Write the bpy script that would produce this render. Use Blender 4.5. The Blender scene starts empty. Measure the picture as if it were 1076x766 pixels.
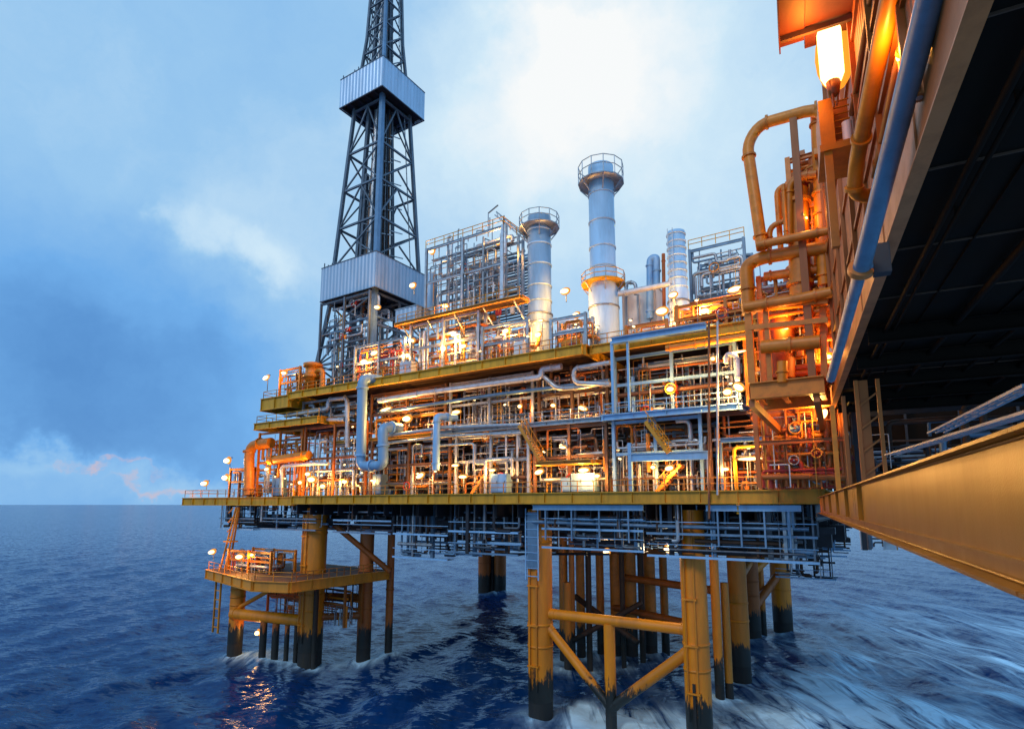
import bpy, math, random
import numpy as np
from mathutils import Vector, Matrix

# ------------------------------------------------------------------ camera, world, sun, exposure
scn = bpy.context.scene
COL = scn.collection
FPX, PITCH = 600.0, math.radians(8.0)
SHIFT = 147.0 - FPX * math.tan(PITCH)
CAMZ = 22.0
cd = bpy.data.cameras.new('camera')
cam = bpy.data.objects.new('camera', cd); COL.objects.link(cam)
cam.location = (0, 0, CAMZ); cam.rotation_euler = (math.pi / 2 + PITCH, 0, 0)
cd.sensor_width = 36.0; cd.lens = FPX / 1076.0 * 36.0
cd.shift_y = SHIFT / 1076.0
cd.clip_start = 0.1; cd.clip_end = 120000
scn.camera = cam
scn.view_settings.view_transform = 'Standard'
scn.view_settings.look = 'None'
scn.view_settings.exposure = 0.0
scn.view_settings.gamma = 1.0
try:
    scn.cycles.use_denoising = True
    scn.cycles.max_bounces = 6
    scn.cycles.sample_clamp_indirect = 4.0
    scn.cycles.use_light_tree = True
    scn.cycles.caustics_reflective = False
    scn.cycles.caustics_refractive = False
except Exception:
    pass

SUN_EL, SUN_AZ = math.radians(38), math.radians(215)       # compass style azimuth from +Y clockwise: behind-left of the camera
world = bpy.data.worlds.new('World'); scn.world = world
world.use_nodes = True
wt = world.node_tree; wt.nodes.clear()


def pixel_dir(px, py):
    xc = (px - 538) / FPX; yc = (383 - py + SHIFT) / FPX
    c, s = math.cos(PITCH), math.sin(PITCH)
    return Vector((xc, -s * yc + c, c * yc + s))


def wn(kind, **kw):
    nd = wt.nodes.new(kind)
    for k, v in kw.items():
        setattr(nd, k, v)
    return nd


def wmath(op, a, b=None, c=None):
    nd = wn('ShaderNodeMath', operation=op)
    for i, x in enumerate((a, b, c)):
        if x is None: continue
        if isinstance(x, (int, float)): nd.inputs[i].default_value = x
        else: wt.links.new(x, nd.inputs[i])
    return nd.outputs[0]


tc = wn('ShaderNodeTexCoord')
DIR = tc.outputs['Generated']
sep = wn('ShaderNodeSeparateXYZ'); wt.links.new(DIR, sep.inputs[0])


def wnoise(scale, detail, vec, rough=0.55, dist=0.0):
    nd = wn('ShaderNodeTexNoise')
    nd.inputs['Scale'].default_value = scale; nd.inputs['Detail'].default_value = detail
    nd.inputs['Roughness'].default_value = rough; nd.inputs['Distortion'].default_value = dist
    wt.links.new(vec, nd.inputs['Vector'])
    return nd


# wispy distortion of the view direction so that cloud edges are ragged
dn = wnoise(5.0, 6.0, DIR, 0.6)
sub = wn('ShaderNodeVectorMath', operation='SUBTRACT'); wt.links.new(dn.outputs['Color'], sub.inputs[0]); sub.inputs[1].default_value = (.5, .5, .5)
scl = wn('ShaderNodeVectorMath', operation='SCALE'); wt.links.new(sub.outputs[0], scl.inputs[0]); scl.inputs['Scale'].default_value = 0.26
addv = wn('ShaderNodeVectorMath', operation='ADD'); wt.links.new(DIR, addv.inputs[0]); wt.links.new(scl.outputs[0], addv.inputs[1])
WDIR = addv.outputs[0]


def blob(px, py, rad, amp, squash=1.0, vec=None):
    d = pixel_dir(px, py).normalized()
    m = wn('ShaderNodeMapping', vector_type='POINT')
    wt.links.new(WDIR if vec is None else vec, m.inputs['Vector'])
    m.inputs['Scale'].default_value = (1, 1, squash)
    ds = wn('ShaderNodeVectorMath', operation='DISTANCE')
    wt.links.new(m.outputs[0], ds.inputs[0]); ds.inputs[1].default_value = (d.x, d.y, d.z * squash)
    mr = wn('ShaderNodeMapRange', interpolation_type='SMOOTHSTEP')
    wt.links.new(ds.outputs['Value'], mr.inputs['Value'])
    mr.inputs['From Min'].default_value = rad; mr.inputs['From Max'].default_value = 0.0
    mr.inputs['To Min'].default_value = 0.0; mr.inputs['To Max'].default_value = amp
    return mr.outputs[0]


cn = wnoise(2.6, 8.0, WDIR, 0.55)
fine = wnoise(9.0, 6.0, WDIR, 0.6)
b = wmath('MULTIPLY_ADD', cn.outputs['Fac'], 0.24, 0.455)
b = wmath('MULTIPLY_ADD', fine.outputs['Fac'], 0.11, wmath('SUBTRACT', b, 0.05))
for args in ((640, 60, 0.62, .16), (600, 60, .24, .20), (560, 30, .12, .06), (760, 170, .55, .14), (230, 255, .20, .14), (185, 228, .06, .09), (215, 250, .07, .08), (250, 268, .06, .07), (285, 298, .07, .13), (330, 330, .22, .10),
             (160, 222, .03, .08), (100, 420, .40, -.22), (150, 450, .30, -.07), (60, 60, .4, .10), (420, 140, .35, .08),
             (80, 120, .18, .04), (520, 250, .4, .08), (60, 230, .3, -.05), (300, 420, .2, -.04)):
    b = wmath('ADD', b, blob(*args))
for args in ((40, 484, .12, .16, 4.0), (190, 500, .2, .12, 5.0), (60, 514, .5, .16, 6.0)):
    b = wmath('ADD', b, blob(*args))
ramp = wn('ShaderNodeValToRGB'); wt.links.new(b, ramp.inputs[0])
cr = ramp.color_ramp
stops = ((0.0, (.030, .135, .42)), (.22, (.068, .225, .555)), (.45, (.165, .43, .84)), (.66, (.325, .59, .89)), (.86, (.66, .85, .98)), (1.0, (.98, 1.0, 1.0)))
cr.elements[0].position = stops[0][0]; cr.elements[0].color = (*stops[0][1], 1)
cr.elements[1].position = stops[-1][0]; cr.elements[1].color = (*stops[-1][1], 1)
for p, c in stops[1:-1]:
    el = cr.elements.new(p); el.color = (*c, 1)
# pink evening light on the low clouds far off
pink = None
pn = wnoise(26.0, 5.0, WDIR, 0.6)
for args in ((95, 491, .05, 1.3, 6.0), (150, 486, .045, 1.2, 6.0), (185, 507, .08, 1.1, 9.0)):
    q = blob(*args)
    pink = q if pink is None else wmath('ADD', pink, q)
pm = wmath('MULTIPLY', pink, wmath('GREATER_THAN', pn.outputs['Fac'], -1.0))
pm = wmath('MULTIPLY', pm, wmath('MULTIPLY_ADD', pn.outputs['Fac'], 2.2, -.6))
pmc = wn('ShaderNodeClamp'); wt.links.new(pm, pmc.inputs[0]); pmc.inputs['Max'].default_value = .6
mp = wn('ShaderNodeMixRGB', blend_type='MIX'); wt.links.new(pmc.outputs[0], mp.inputs[0]); wt.links.new(ramp.outputs[0], mp.inputs[1])
mp.inputs[2].default_value = (.80, .50, .46, 1)
sky = wn('ShaderNodeTexSky', sky_type='NISHITA'); sky.sun_disc = False
sky.sun_elevation = SUN_EL; sky.sun_rotation = SUN_AZ
gain = wn('ShaderNodeVectorMath', operation='SCALE'); wt.links.new(mp.outputs[0], gain.inputs[0]); gain.inputs['Scale'].default_value = 10.0
mix = wn('ShaderNodeMixRGB', blend_type='MIX'); mix.inputs[0].default_value = 0.95
wt.links.new(sky.outputs[0], mix.inputs[1]); wt.links.new(gain.outputs[0], mix.inputs[2])
bg = wn('ShaderNodeBackground'); wt.links.new(mix.outputs[0], bg.inputs['Color']); bg.inputs['Strength'].default_value = 0.1
wo = wn('ShaderNodeOutputWorld'); wt.links.new(bg.outputs[0], wo.inputs['Surface'])

sl = bpy.data.lights.new('sun', 'SUN'); sl.energy = 0.8; sl.angle = math.radians(14); sl.color = (1.0, .95, .88)
so = bpy.data.objects.new('sun', sl); COL.objects.link(so)
sd = Vector((math.sin(SUN_AZ) * math.cos(SUN_EL), math.cos(SUN_AZ) * math.cos(SUN_EL), math.sin(SUN_EL)))
so.rotation_euler = sd.to_track_quat('Z', 'Y').to_euler()
so.location = sd * 300

# ------------------------------------------------------------------ materials
MATS = {}


def mat(name, col, rough=.5, metal=0.0, grime=.35, scale=1.2, dark=(.02, .016, .012), streak=False, bump=0.0, spec=.5):
    m = bpy.data.materials.new(name); m.use_nodes = True
    t = m.node_tree; bs = t.nodes['Principled BSDF']
    L = t.links.new
    co = t.nodes.new('ShaderNodeTexCoord')
    geo = t.nodes.new('ShaderNodeNewGeometry')
    mp_ = t.nodes.new('ShaderNodeMapping'); L(geo.outputs['Position'], mp_.inputs['Vector'])
    if streak: mp_.inputs['Scale'].default_value = (1, 1, .18)
    n1 = t.nodes.new('ShaderNodeTexNoise'); n1.inputs['Scale'].default_value = scale; n1.inputs['Detail'].default_value = 8
    n1.inputs['Roughness'].default_value = .65
    L(mp_.outputs[0], n1.inputs['Vector'])
    r = t.nodes.new('ShaderNodeValToRGB'); L(n1.outputs['Fac'], r.inputs[0])
    r.color_ramp.elements[0].position = .44; r.color_ramp.elements[0].color = (0, 0, 0, 1)
    r.color_ramp.elements[1].position = .72; r.color_ramp.elements[1].color = (1, 1, 1, 1)
    fac = t.nodes.new('ShaderNodeMath'); fac.operation = 'MULTIPLY'; L(r.outputs[0], fac.inputs[0]); fac.inputs[1].default_value = grime
    mx = t.nodes.new('ShaderNodeMixRGB'); L(fac.outputs[0], mx.inputs[0])
    oi = t.nodes.new('ShaderNodeObjectInfo')
    hv = t.nodes.new('ShaderNodeHueSaturation'); hv.inputs['Color'].default_value = (*col, 1)
    vr = t.nodes.new('ShaderNodeMapRange'); L(oi.outputs['Random'], vr.inputs['Value'])
    vr.inputs['To Min'].default_value = .78; vr.inputs['To Max'].default_value = 1.15
    L(vr.outputs[0], hv.inputs['Value'])
    L(hv.outputs[0], mx.inputs[1]); mx.inputs[2].default_value = (*dark, 1)
    L(mx.outputs[0], bs.inputs['Base Color'])
    rr = t.nodes.new('ShaderNodeMapRange'); L(n1.outputs['Fac'], rr.inputs['Value'])
    rr.inputs['To Min'].default_value = max(.05, rough - .15); rr.inputs['To Max'].default_value = min(1, rough + .2)
    L(rr.outputs[0], bs.inputs['Roughness'])
    bs.inputs['Metallic'].default_value = metal
    bs.inputs['Specular IOR Level'].default_value = spec
    if bump:
        n2 = t.nodes.new('ShaderNodeTexNoise'); n2.inputs['Scale'].default_value = 55; n2.inputs['Detail'].default_value = 4
        L(geo.outputs['Position'], n2.inputs['Vector'])
        bp = t.nodes.new('ShaderNodeBump'); bp.inputs['Strength'].default_value = bump; bp.inputs['Distance'].default_value = .01
        L(n2.outputs['Fac'], bp.inputs['Height']); L(bp.outputs[0], bs.inputs['Normal'])
    MATS[name] = m
    return m


RUST = (.10, .035, .012)
YEL = mat('yellow_paint', (.66, .26, .018), .45, 0, .45, .8, RUST, True)
YEL2 = mat('yellow_leg_paint', (.80, .25, .004), .42, 0, .5, .5, (.22, .07, .015), True)
ORG = mat('orange_paint', (.70, .21, .008), .42, 0, .4, 1.5, RUST)
ORD = mat('deep_orange_paint', (.42, .11, .012), .5, 0, .4, 1.0, RUST, True)
OLV = mat('olive_yellow_paint', (.68, .33, .008), .5, 0, .45, 1.4, (.06, .04, .01), True)
STL = mat('galvanised_steel', (.42, .46, .50), .34, .6, .5, 1.6, (.10, .07, .05))
LGT = mat('pale_steel', (.56, .60, .65), .36, .35, .45, 1.3, (.15, .10, .07))
BLU = mat('pale_blue_paint', (.24, .46, .72), .4, .1, .3, 1.0, (.10, .12, .14), True)
BLS = mat('blue_steel', (.16, .27, .40), .42, .4, .35, 1.0, (.02, .03, .04))
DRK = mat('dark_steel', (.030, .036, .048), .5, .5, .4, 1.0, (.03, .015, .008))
DRT = mat('derrick_steel', (.15, .18, .22), .45, .5, .35, 1.0, (.03, .02, .015))
BRP = mat('brown_pipe', (.16, .075, .035), .5, .2, .5, 1.2, RUST)
ROF = mat('dark_red_sheet', (.13, .028, .012), .5, .1, .4, 1.0, (.04, .012, .008), True)
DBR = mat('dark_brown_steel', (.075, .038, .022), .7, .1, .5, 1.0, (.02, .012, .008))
RED = mat('red_paint', (.45, .03, .02), .45, 0, .3, 1.5, RUST)
WHT = mat('white_paint', (.78, .78, .76), .4, 0, .3, .8, (.3, .2, .12), True)
def growth(m, zline=4.4, amp=6.5):
    t = m.node_tree; bs = t.nodes['Principled BSDF']; L = t.links.new
    src = bs.inputs['Base Color'].links[0].from_socket
    g = t.nodes.new('ShaderNodeNewGeometry'); sx = t.nodes.new('ShaderNodeSeparateXYZ'); L(g.outputs['Position'], sx.inputs[0])
    mp_ = t.nodes.new('ShaderNodeMapping'); L(g.outputs['Position'], mp_.inputs[0]); mp_.inputs['Scale'].default_value = (1.6, 1.6, .35)
    n_ = t.nodes.new('ShaderNodeTexNoise'); L(mp_.outputs[0], n_.inputs['Vector']); n_.inputs['Detail'].default_value = 8; n_.inputs['Scale'].default_value = 1.4; n_.inputs['Roughness'].default_value = .7
    h = t.nodes.new('ShaderNodeMath'); h.operation = 'MULTIPLY_ADD'; L(n_.outputs['Fac'], h.inputs[0]); h.inputs[1].default_value = -amp; L(sx.outputs[2], h.inputs[2])
    r = t.nodes.new('ShaderNodeMapRange'); L(h.outputs[0], r.inputs['Value']); r.inputs['From Min'].default_value = zline - amp * .5 + .5; r.inputs['From Max'].default_value = zline - amp * .5 - .1
    x = t.nodes.new('ShaderNodeMixRGB'); L(r.outputs[0], x.inputs[0]); L(src, x.inputs[1]); x.inputs[2].default_value = (.014, .016, .013, 1)
    L(x.outputs[0], bs.inputs['Base Color'])


for m_ in (YEL2, ORD, ORG, DBR):
    growth(m_)
BLK = mat('splash_zone_growth', (.014, .016, .016), .75, 0, .6, 1.5, (.05, .04, .025), True, .4)
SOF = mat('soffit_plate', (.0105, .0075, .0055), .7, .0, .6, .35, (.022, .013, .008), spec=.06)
GRD = mat('orange_girder_paint', (.40, .125, .004), .30, .0, .45, .8, (.20, .055, .006), True, .2, spec=.25)
FAS = mat('weathered_fascia', (.50, .17, .045), .42, .10, .6, 1.2, (.22, .07, .02), False, .2)
PIP = mat('blue_pipe_paint', (.13, .25, .38), .35, .2, .35, 2.0, (.05, .06, .07))


def corrugated(name, col, period, rough=.45, metal=.35, axis=None):
    m = mat(name, col, rough, metal, .3, .7, (.12, .12, .13), True)
    t = m.node_tree; bs = t.nodes['Principled BSDF']; L = t.links.new
    geo = t.nodes.new('ShaderNodeTexCoord')
    sx = t.nodes.new('ShaderNodeSeparateXYZ'); L(geo.outputs['Object'], sx.inputs[0])
    ad = t.nodes.new('ShaderNodeMath'); ad.operation = 'ADD'; L(sx.outputs[0], ad.inputs[0]); L(sx.outputs[1], ad.inputs[1])
    mu = t.nodes.new('ShaderNodeMath'); mu.operation = 'MULTIPLY'; L(ad.outputs[0], mu.inputs[0]); mu.inputs[1].default_value = 2 * math.pi / period
    si = t.nodes.new('ShaderNodeMath'); si.operation = 'SINE'; L(mu.outputs[0], si.inputs[0])
    bp = t.nodes.new('ShaderNodeBump'); bp.inputs['Strength'].default_value = .4; bp.inputs['Distance'].default_value = .12
    L(si.outputs[0], bp.inputs['Height']); L(bp.outputs[0], bs.inputs['Normal'])
    return m


STK = mat('stack_paint', (.46, .66, .86), .42, .1, .45, .55, (.09, .085, .085), True)
CLAD = corrugated('blue_grey_cladding', (.50, .64, .80), .75)
CLADO = corrugated('orange_cladding', (.45, .11, .015), .4, .5, .0)


def glow(name, col, strength, base=.05):
    m = bpy.data.materials.new(name); m.use_nodes = True
    bs = m.node_tree.nodes['Principled BSDF']
    bs.inputs['Base Color'].default_value = (base, base, base, 1); bs.inputs['Specular IOR Level'].default_value = .1
    bs.inputs['Emission Color'].default_value = (*col, 1); bs.inputs['Emission Strength'].default_value = strength
    return m


LAMPM = glow('lit_lamp_glass', (1, .68, .30), 3.6)
HALO = glow('lamp_halo_glow', (1, .36, .04), .85, .02)  # emissive amber imitating the halo of glare round each floodlight
HALOB = glow('big_lamp_halo_glow', (1, .30, .02), 1.3, .02)  # same painted halo glow, deeper orange, for the big lamp
LAMPO = glow('lit_orange_lamp_glass', (1, .58, .19), 6.5)

# ------------------------------------------------------------------ frames and builders


class Frame:
    def __init__(s, o, ang):
        s.o = Vector(o); s.ang = ang
        s.x = Vector((math.cos(ang), math.sin(ang), 0)); s.y = Vector((-math.sin(ang), math.cos(ang), 0))

    def w(s, p):
        return s.o + s.x * p[0] + s.y * p[1] + Vector((0, 0, p[2]))


PLAT = Frame((17.4, 53.0, 0), math.atan2(-.5384, .8427))          # s right along the facade, v into the platform, z above the sea
BRG = Frame((0, 0, CAMZ), math.atan2(-.444, .896))                 # a to the right, l along the bridge, h above eye level
WLD = Frame((0, 0, 0), 0.0)


def at(px, py, v):
    """point (s, v, z) of the platform plane at depth v"""
    d = pixel_dir(px, py)
    t = (v + PLAT.y.dot(PLAT.o)) / PLAT.y.dot(d)
    P = d * t
    r = P - PLAT.o
    return (r.dot(PLAT.x), v, CAMZ + P.z)


def atz(px, py, z):
    d = pixel_dir(px, py); t = (z - CAMZ) / d.z
    r = d * t - PLAT.o
    return (r.dot(PLAT.x), r.dot(PLAT.y), z)


def tag(o, label=None, cat=None, group=None, kind=None):
    if label: o['label'] = label
    if cat: o['category'] = cat
    if group: o['group'] = group
    if kind: o['kind'] = kind
    return o


def thing(name, label, cat, base, group=None, fr=PLAT):
    o = bpy.data.objects.new(name, None); COL.objects.link(o)
    o.location = fr.w(base); o.rotation_euler = (0, 0, fr.ang); o.empty_display_size = .3
    o['_'] = 0; del o['_']
    INFO[o.name] = (Vector(base), fr)
    return tag(o, label, cat, group)


INFO = {}


class MB:
    def __init__(s):
        s.v = []; s.f = []; s.sm = []

    def add(s, vs, fs, smooth=False):
        k = len(s.v); s.v.extend(tuple(p) for p in vs)
        s.f.extend([tuple(i + k for i in f) for f in fs]); s.sm.extend([smooth] * len(fs)); return s

    def box(s, x0, x1, y0, y1, z0, z1):
        x0, x1 = min(x0, x1), max(x0, x1); y0, y1 = min(y0, y1), max(y0, y1); z0, z1 = min(z0, z1), max(z0, z1)
        return s.add([(x0, y0, z0), (x1, y0, z0), (x1, y1, z0), (x0, y1, z0), (x0, y0, z1), (x1, y0, z1), (x1, y1, z1), (x0, y1, z1)],
                     [(0, 3, 2, 1), (4, 5, 6, 7), (0, 1, 5, 4), (1, 2, 6, 5), (2, 3, 7, 6), (3, 0, 4, 7)])

    def beam(s, p0, p1, w, h=None, up=None):
        p0, p1 = Vector(p0), Vector(p1); h = h or w
        d = (p1 - p0).normalized()
        u = Vector(up) if up else (Vector((0, 0, 1)) if abs(d.z) < .95 else Vector((1, 0, 0)))
        a = d.cross(u).normalized(); c = a.cross(d).normalized()
        vs = []
        for p in (p0, p1):
            for i, j in ((-1, -1), (1, -1), (1, 1), (-1, 1)):
                vs.append(p + a * (i * w / 2) + c * (j * h / 2))
        return s.add(vs, [(0, 1, 2, 3)[::-1], (4, 5, 6, 7), (0, 1, 5, 4), (1, 2, 6, 5), (2, 3, 7, 6), (3, 0, 4, 7)][::1])

    def ibeam(s, p0, p1, w, h, t=.04):
        p0, p1 = Vector(p0), Vector(p1); d = (p1 - p0).normalized()
        u = Vector((0, 0, 1)) if abs(d.z) < .95 else Vector((0, 1, 0))
        c = (u - d * u.dot(d)).normalized()
        s.beam(p0, p1, t, h - 2 * t, up=tuple(c))
        s.beam(p0 + c * (h / 2 - t / 2), p1 + c * (h / 2 - t / 2), w, t, up=tuple(c))
        return s.beam(p0 - c * (h / 2 - t / 2), p1 - c * (h / 2 - t / 2), w, t, up=tuple(c))

    def tube(s, pts, r, seg=8, fillet=None, r1=None, caps=True):
        P = [Vector(p) for p in pts]
        if len(P) > 2:
            fl = fillet if fillet is not None else r * 2.6
            Q = [P[0]]
            for i in range(1, len(P) - 1):
                a, b_, c = P[i - 1], P[i], P[i + 1]
                la, lc = (a - b_).length, (c - b_).length
                k = min(fl, la * .49, lc * .49)
                if k < 1e-4 or la < 1e-5 or lc < 1e-5: Q.append(b_); continue
                A = b_ + (a - b_) / la * k; C_ = b_ + (c - b_) / lc * k
                for t in (0, .25, .5, .75, 1):
                    Q.append(A * (1 - t) ** 2 + b_ * (2 * t * (1 - t)) + C_ * t ** 2)
            Q.append(P[-1]); P = Q
        n = len(P)
        tang = []
        for i in range(n):
            d = (P[min(i + 1, n - 1)] - P[max(i - 1, 0)])
            tang.append(d.normalized() if d.length > 1e-9 else (tang[-1] if tang else Vector((0, 0, 1))))
        u = tang[0].orthogonal().normalized()
        vs = []
        for i in range(n):
            u = (u - tang[i] * u.dot(tang[i])).normalized()
            w = tang[i].cross(u)
            rr = r if r1 is None else r + (r1 - r) * i / (n - 1)
            for k in range(seg):
                a = 2 * math.pi * k / seg
                vs.append(P[i] + u * (rr * math.cos(a)) + w * (rr * math.sin(a)))
        fs = [(i * seg + k, i * seg + (k + 1) % seg, (i + 1) * seg + (k + 1) % seg, (i + 1) * seg + k) for i in range(n - 1) for k in range(seg)]
        s.add(vs, fs, True)
        if caps:
            b0 = len(s.v)
            s.add(vs[:seg], [tuple(range(seg))[::-1]]); s.add(vs[-seg:], [tuple(range(seg))])
        return s

    def lathe(s, c, prof, seg=24, axis='z'):
        c = Vector(c); vs = []
        for r, z in prof:
            for k in range(seg):
                a = 2 * math.pi * k / seg
                if axis == 'z': vs.append(c + Vector((r * math.cos(a), r * math.sin(a), z)))
                elif axis == 'x': vs.append(c + Vector((z, r * math.cos(a), r * math.sin(a))))
                else: vs.append(c + Vector((r * math.sin(a), z, r * math.cos(a))))
        n = len(prof)
        return s.add(vs, [(i * seg + k, i * seg + (k + 1) % seg, (i + 1) * seg + (k + 1) % seg, (i + 1) * seg + k) for i in range(n - 1) for k in range(seg)], True)

    def ring(s, c, R, r, seg=24, sub=6, normal='z'):
        c = Vector(c); vs = []
        for i in range(seg):
            a = 2 * math.pi * i / seg
            for k in range(sub):
                q = 2 * math.pi * k / sub; rr = R + r * math.cos(q); h = r * math.sin(q)
                if normal == 'z': p = (rr * math.cos(a), rr * math.sin(a), h)
                elif normal == 'y': p = (rr * math.cos(a), h, rr * math.sin(a))
                else: p = (h, rr * math.cos(a), rr * math.sin(a))
                vs.append(c + Vector(p))
        return s.add(vs, [(i * sub + k, i * sub + (k + 1) % sub, ((i + 1) % seg) * sub + (k + 1) % sub, ((i + 1) % seg) * sub + k) for i in range(seg) for k in range(sub)], True)

    def prism(s, poly, z0, z1):
        n = len(poly)
        vs = [(x, y, z0) for x, y in poly] + [(x, y, z1) for x, y in poly]
        return s.add(vs, [tuple(range(n))[::-1], tuple(range(n, 2 * n))] + [(i, (i + 1) % n, n + (i + 1) % n, n + i) for i in range(n)])

    def build(s, name, m, parent=None, fr=PLAT, base=None):
        """parent: thing/part it belongs to; without one the mesh is its own top-level object at base"""
        if parent is not None:
            root = parent
            while root.name not in INFO: root = root.parent
            base, fr = INFO[root.name]
        else:
            base = Vector(base if base is not None else s.v[0])
        me = bpy.data.meshes.new(name)
        arr = np.array(s.v, dtype=float) - np.array(base)
        me.from_pydata(arr.tolist(), [], s.f)
        me.polygons.foreach_set('use_smooth', s.sm)
        me.materials.append(m); me.update()
        o = bpy.data.objects.new(name, me); COL.objects.link(o)
        if parent is not None:
            o.parent = parent
        else:
            o.location = fr.w(base); o.rotation_euler = (0, 0, fr.ang)
            INFO[o.name] = (Vector(base), fr)
        return o


def pt(root, name, x, y, z, energy, col=(1, .55, .18), r=.12):
    base, fr = INFO[root.name]
    l = bpy.data.lights.new(name, 'POINT'); l.energy = energy; l.color = col; l.shadow_soft_size = r
    o = bpy.data.objects.new(name, l); COL.objects.link(o); o.parent = root
    o.location = Vector((x, y, z)) - base
    return o


# ------------------------------------------------------------------ sea
def build_sea():
    rng = np.random.default_rng(4)
    na, nr = 560, 520
    ang = np.linspace(math.radians(-80), math.radians(80), na)
    rad = np.concatenate([np.geomspace(8, 420, nr - 60), np.geomspace(430, 60000, 60)])
    A, Rr = np.meshgrid(ang, rad)
    X, Y = Rr * np.sin(A), Rr * np.cos(A)
    Z = np.zeros_like(X)
    cell = np.gradient(rad)[:, None] + Rr * (ang[1] - ang[0])
    main = math.radians(250)
    for i in range(90):
        lam = 1.1 * (20 / 1.1) ** rng.random()
        th = main + rng.normal(0, .5)
        k = 2 * math.pi / lam
        amp = .0125 * lam ** .62 * (0.5 + rng.random())
        ph = rng.random() * 6.28
        att = np.clip(1.2 - cell * 3.0 / lam, 0, 1) * np.clip(1 - Rr / 900, .0, 1)
        q = k * (X * math.sin(th) + Y * math.cos(th)) + ph + 1.2 * np.sin(.11 * X + .07 * Y + i) + .8 * np.sin(.05 * X - .13 * Y + 2 * i)
        w = np.sin(q)
        Z += amp * att * (w + .3 * np.cos(2 * q))
    # foam where the swell breaks against the legs
    F = np.zeros_like(X)
    for (s, v, r, a) in FOAM:
        P = PLAT.w((s, v, 0))
        F = np.maximum(F, a * np.exp(-(((X - P.x) ** 2 + (Y - P.y) ** 2) / r ** 2)))
    Z += .35 * F
    vs = np.stack([X, Y, Z], -1).reshape(-1, 3)
    idx = np.arange(na * nr).reshape(nr, na)
    fs = np.stack([idx[:-1, :-1], idx[:-1, 1:], idx[1:, 1:], idx[1:, :-1]], -1).reshape(-1, 4)[:, ::-1]
    me = bpy.data.meshes.new('sea')
    me.vertices.add(len(vs)); me.vertices.foreach_set('co', vs.ravel())
    me.loops.add(fs.size); me.loops.foreach_set('vertex_index', fs.ravel().astype(np.int32))
    me.polygons.add(len(fs)); me.polygons.foreach_set('loop_start', np.arange(0, fs.size, 4, dtype=np.int32))
    me.polygons.foreach_set('use_smooth', np.ones(len(fs), bool))
    me.update(calc_edges=True)
    at_ = me.attributes.new('foam', 'FLOAT', 'POINT'); at_.data.foreach_set('value', F.ravel())
    m = bpy.data.materials.new('sea_water'); m.use_nodes = True
    t = m.node_tree; L = t.links.new; bs = t.nodes['Principled BSDF']
    g = t.nodes.new('ShaderNodeNewGeometry')
    aa = t.nodes.new('ShaderNodeAttribute'); aa.attribute_name = 'foam'

    def mapping(scale, rot):
        mm = t.nodes.new('ShaderNodeMapping'); L(g.outputs['Position'], mm.inputs['Vector'])
        mm.inputs['Rotation'].default_value = (0, 0, rot); mm.inputs['Scale'].default_value = scale; return mm

    def noise(mm, sc, det, rg=.6, dist=0.):
        n_ = t.nodes.new('ShaderNodeTexNoise'); L(mm.outputs[0], n_.inputs['Vector'])
        n_.inputs['Scale'].default_value = sc; n_.inputs['Detail'].default_value = det; n_.inputs['Roughness'].default_value = rg
        n_.inputs['Distortion'].default_value = dist; return n_

    def mth(op, a, b_=None, c=None, clamp=False):
        nd = t.nodes.new('ShaderNodeMath'); nd.operation = op; nd.use_clamp = clamp
        for i, x in enumerate((a, b_, c)):
            if x is None: continue
            if isinstance(x, (int, float)): nd.inputs[i].default_value = x
            else: L(x, nd.inputs[i])
        return nd.outputs[0]
    n1 = noise(mapping((1, .13, 1), math.radians(38)), .42, 7, .58, 1.6)       # long drawn streaks of foam
    n2 = noise(mapping((1, .35, 1), math.radians(20)), .16, 4, .5, .5)
    n3 = noise(mapping((1, .45, 1), math.radians(30)), .07, 5, .6, 1.0)
    fo = mth('MULTIPLY', aa.outputs['Fac'], mth('MULTIPLY', mth('MULTIPLY_ADD', n1.outputs['Fac'], 5.0, -1.75), mth('MULTIPLY_ADD', n3.outputs['Fac'], 5.0, -1.55)), clamp=True)
    wisps = mth('MULTIPLY', mth('MULTIPLY_ADD', n1.outputs['Fac'], 5.0, -3.05, True), mth('MULTIPLY_ADD', n2.outputs['Fac'], 3.0, -1.35, True))
    fo2 = mth('MAXIMUM', fo, mth('MULTIPLY', wisps, mth('MULTIPLY_ADD', aa.outputs['Fac'], 1.2, .03)), clamp=True)
    mx = t.nodes.new('ShaderNodeMixRGB'); L(fo2, mx.inputs[0]); mx.inputs[1].default_value = (.0006, .030, .125, 1); mx.inputs[2].default_value = (.52, .80, 1.0, 1)
    L(mx.outputs[0], bs.inputs['Base Color'])
    L(mth('MULTIPLY_ADD', fo2, .5, .12), bs.inputs['Roughness'])
    bs.inputs['IOR'].default_value = 1.33; bs.inputs['Specular IOR Level'].default_value = .10; bs.inputs['Specular Tint'].default_value = (.55, .78, 1, 1)
    b1 = noise(mapping((.55, 1.2, 1), math.radians(12)), .9, 7, .65, .3)
    b2 = noise(mapping((.5, 1.2, 1), math.radians(-8)), 3.5, 5, .65, .3)
    # facet slopes of the ripples (kept at every distance, so the far sea mirrors the higher, darker sky as real waves do)
    def vm(op, a, b_=None, sc=None):
        nd = t.nodes.new('ShaderNodeVectorMath'); nd.operation = op
        L(a, nd.inputs[0])
        if b_ is not None:
            if isinstance(b_, tuple): nd.inputs[1].default_value = b_
            else: L(b_, nd.inputs[1])
        if sc is not None: nd.inputs['Scale'].default_value = sc
        return nd.outputs[0]
    acc = g.outputs['Normal']
    for nn, kk in ((b1, 1.15), (b2, .55)):
        acc = vm('ADD', acc, vm('MULTIPLY', vm('SUBTRACT', nn.outputs['Color'], (.5, .5, .5)), (kk * .8, kk, 0)))
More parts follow.
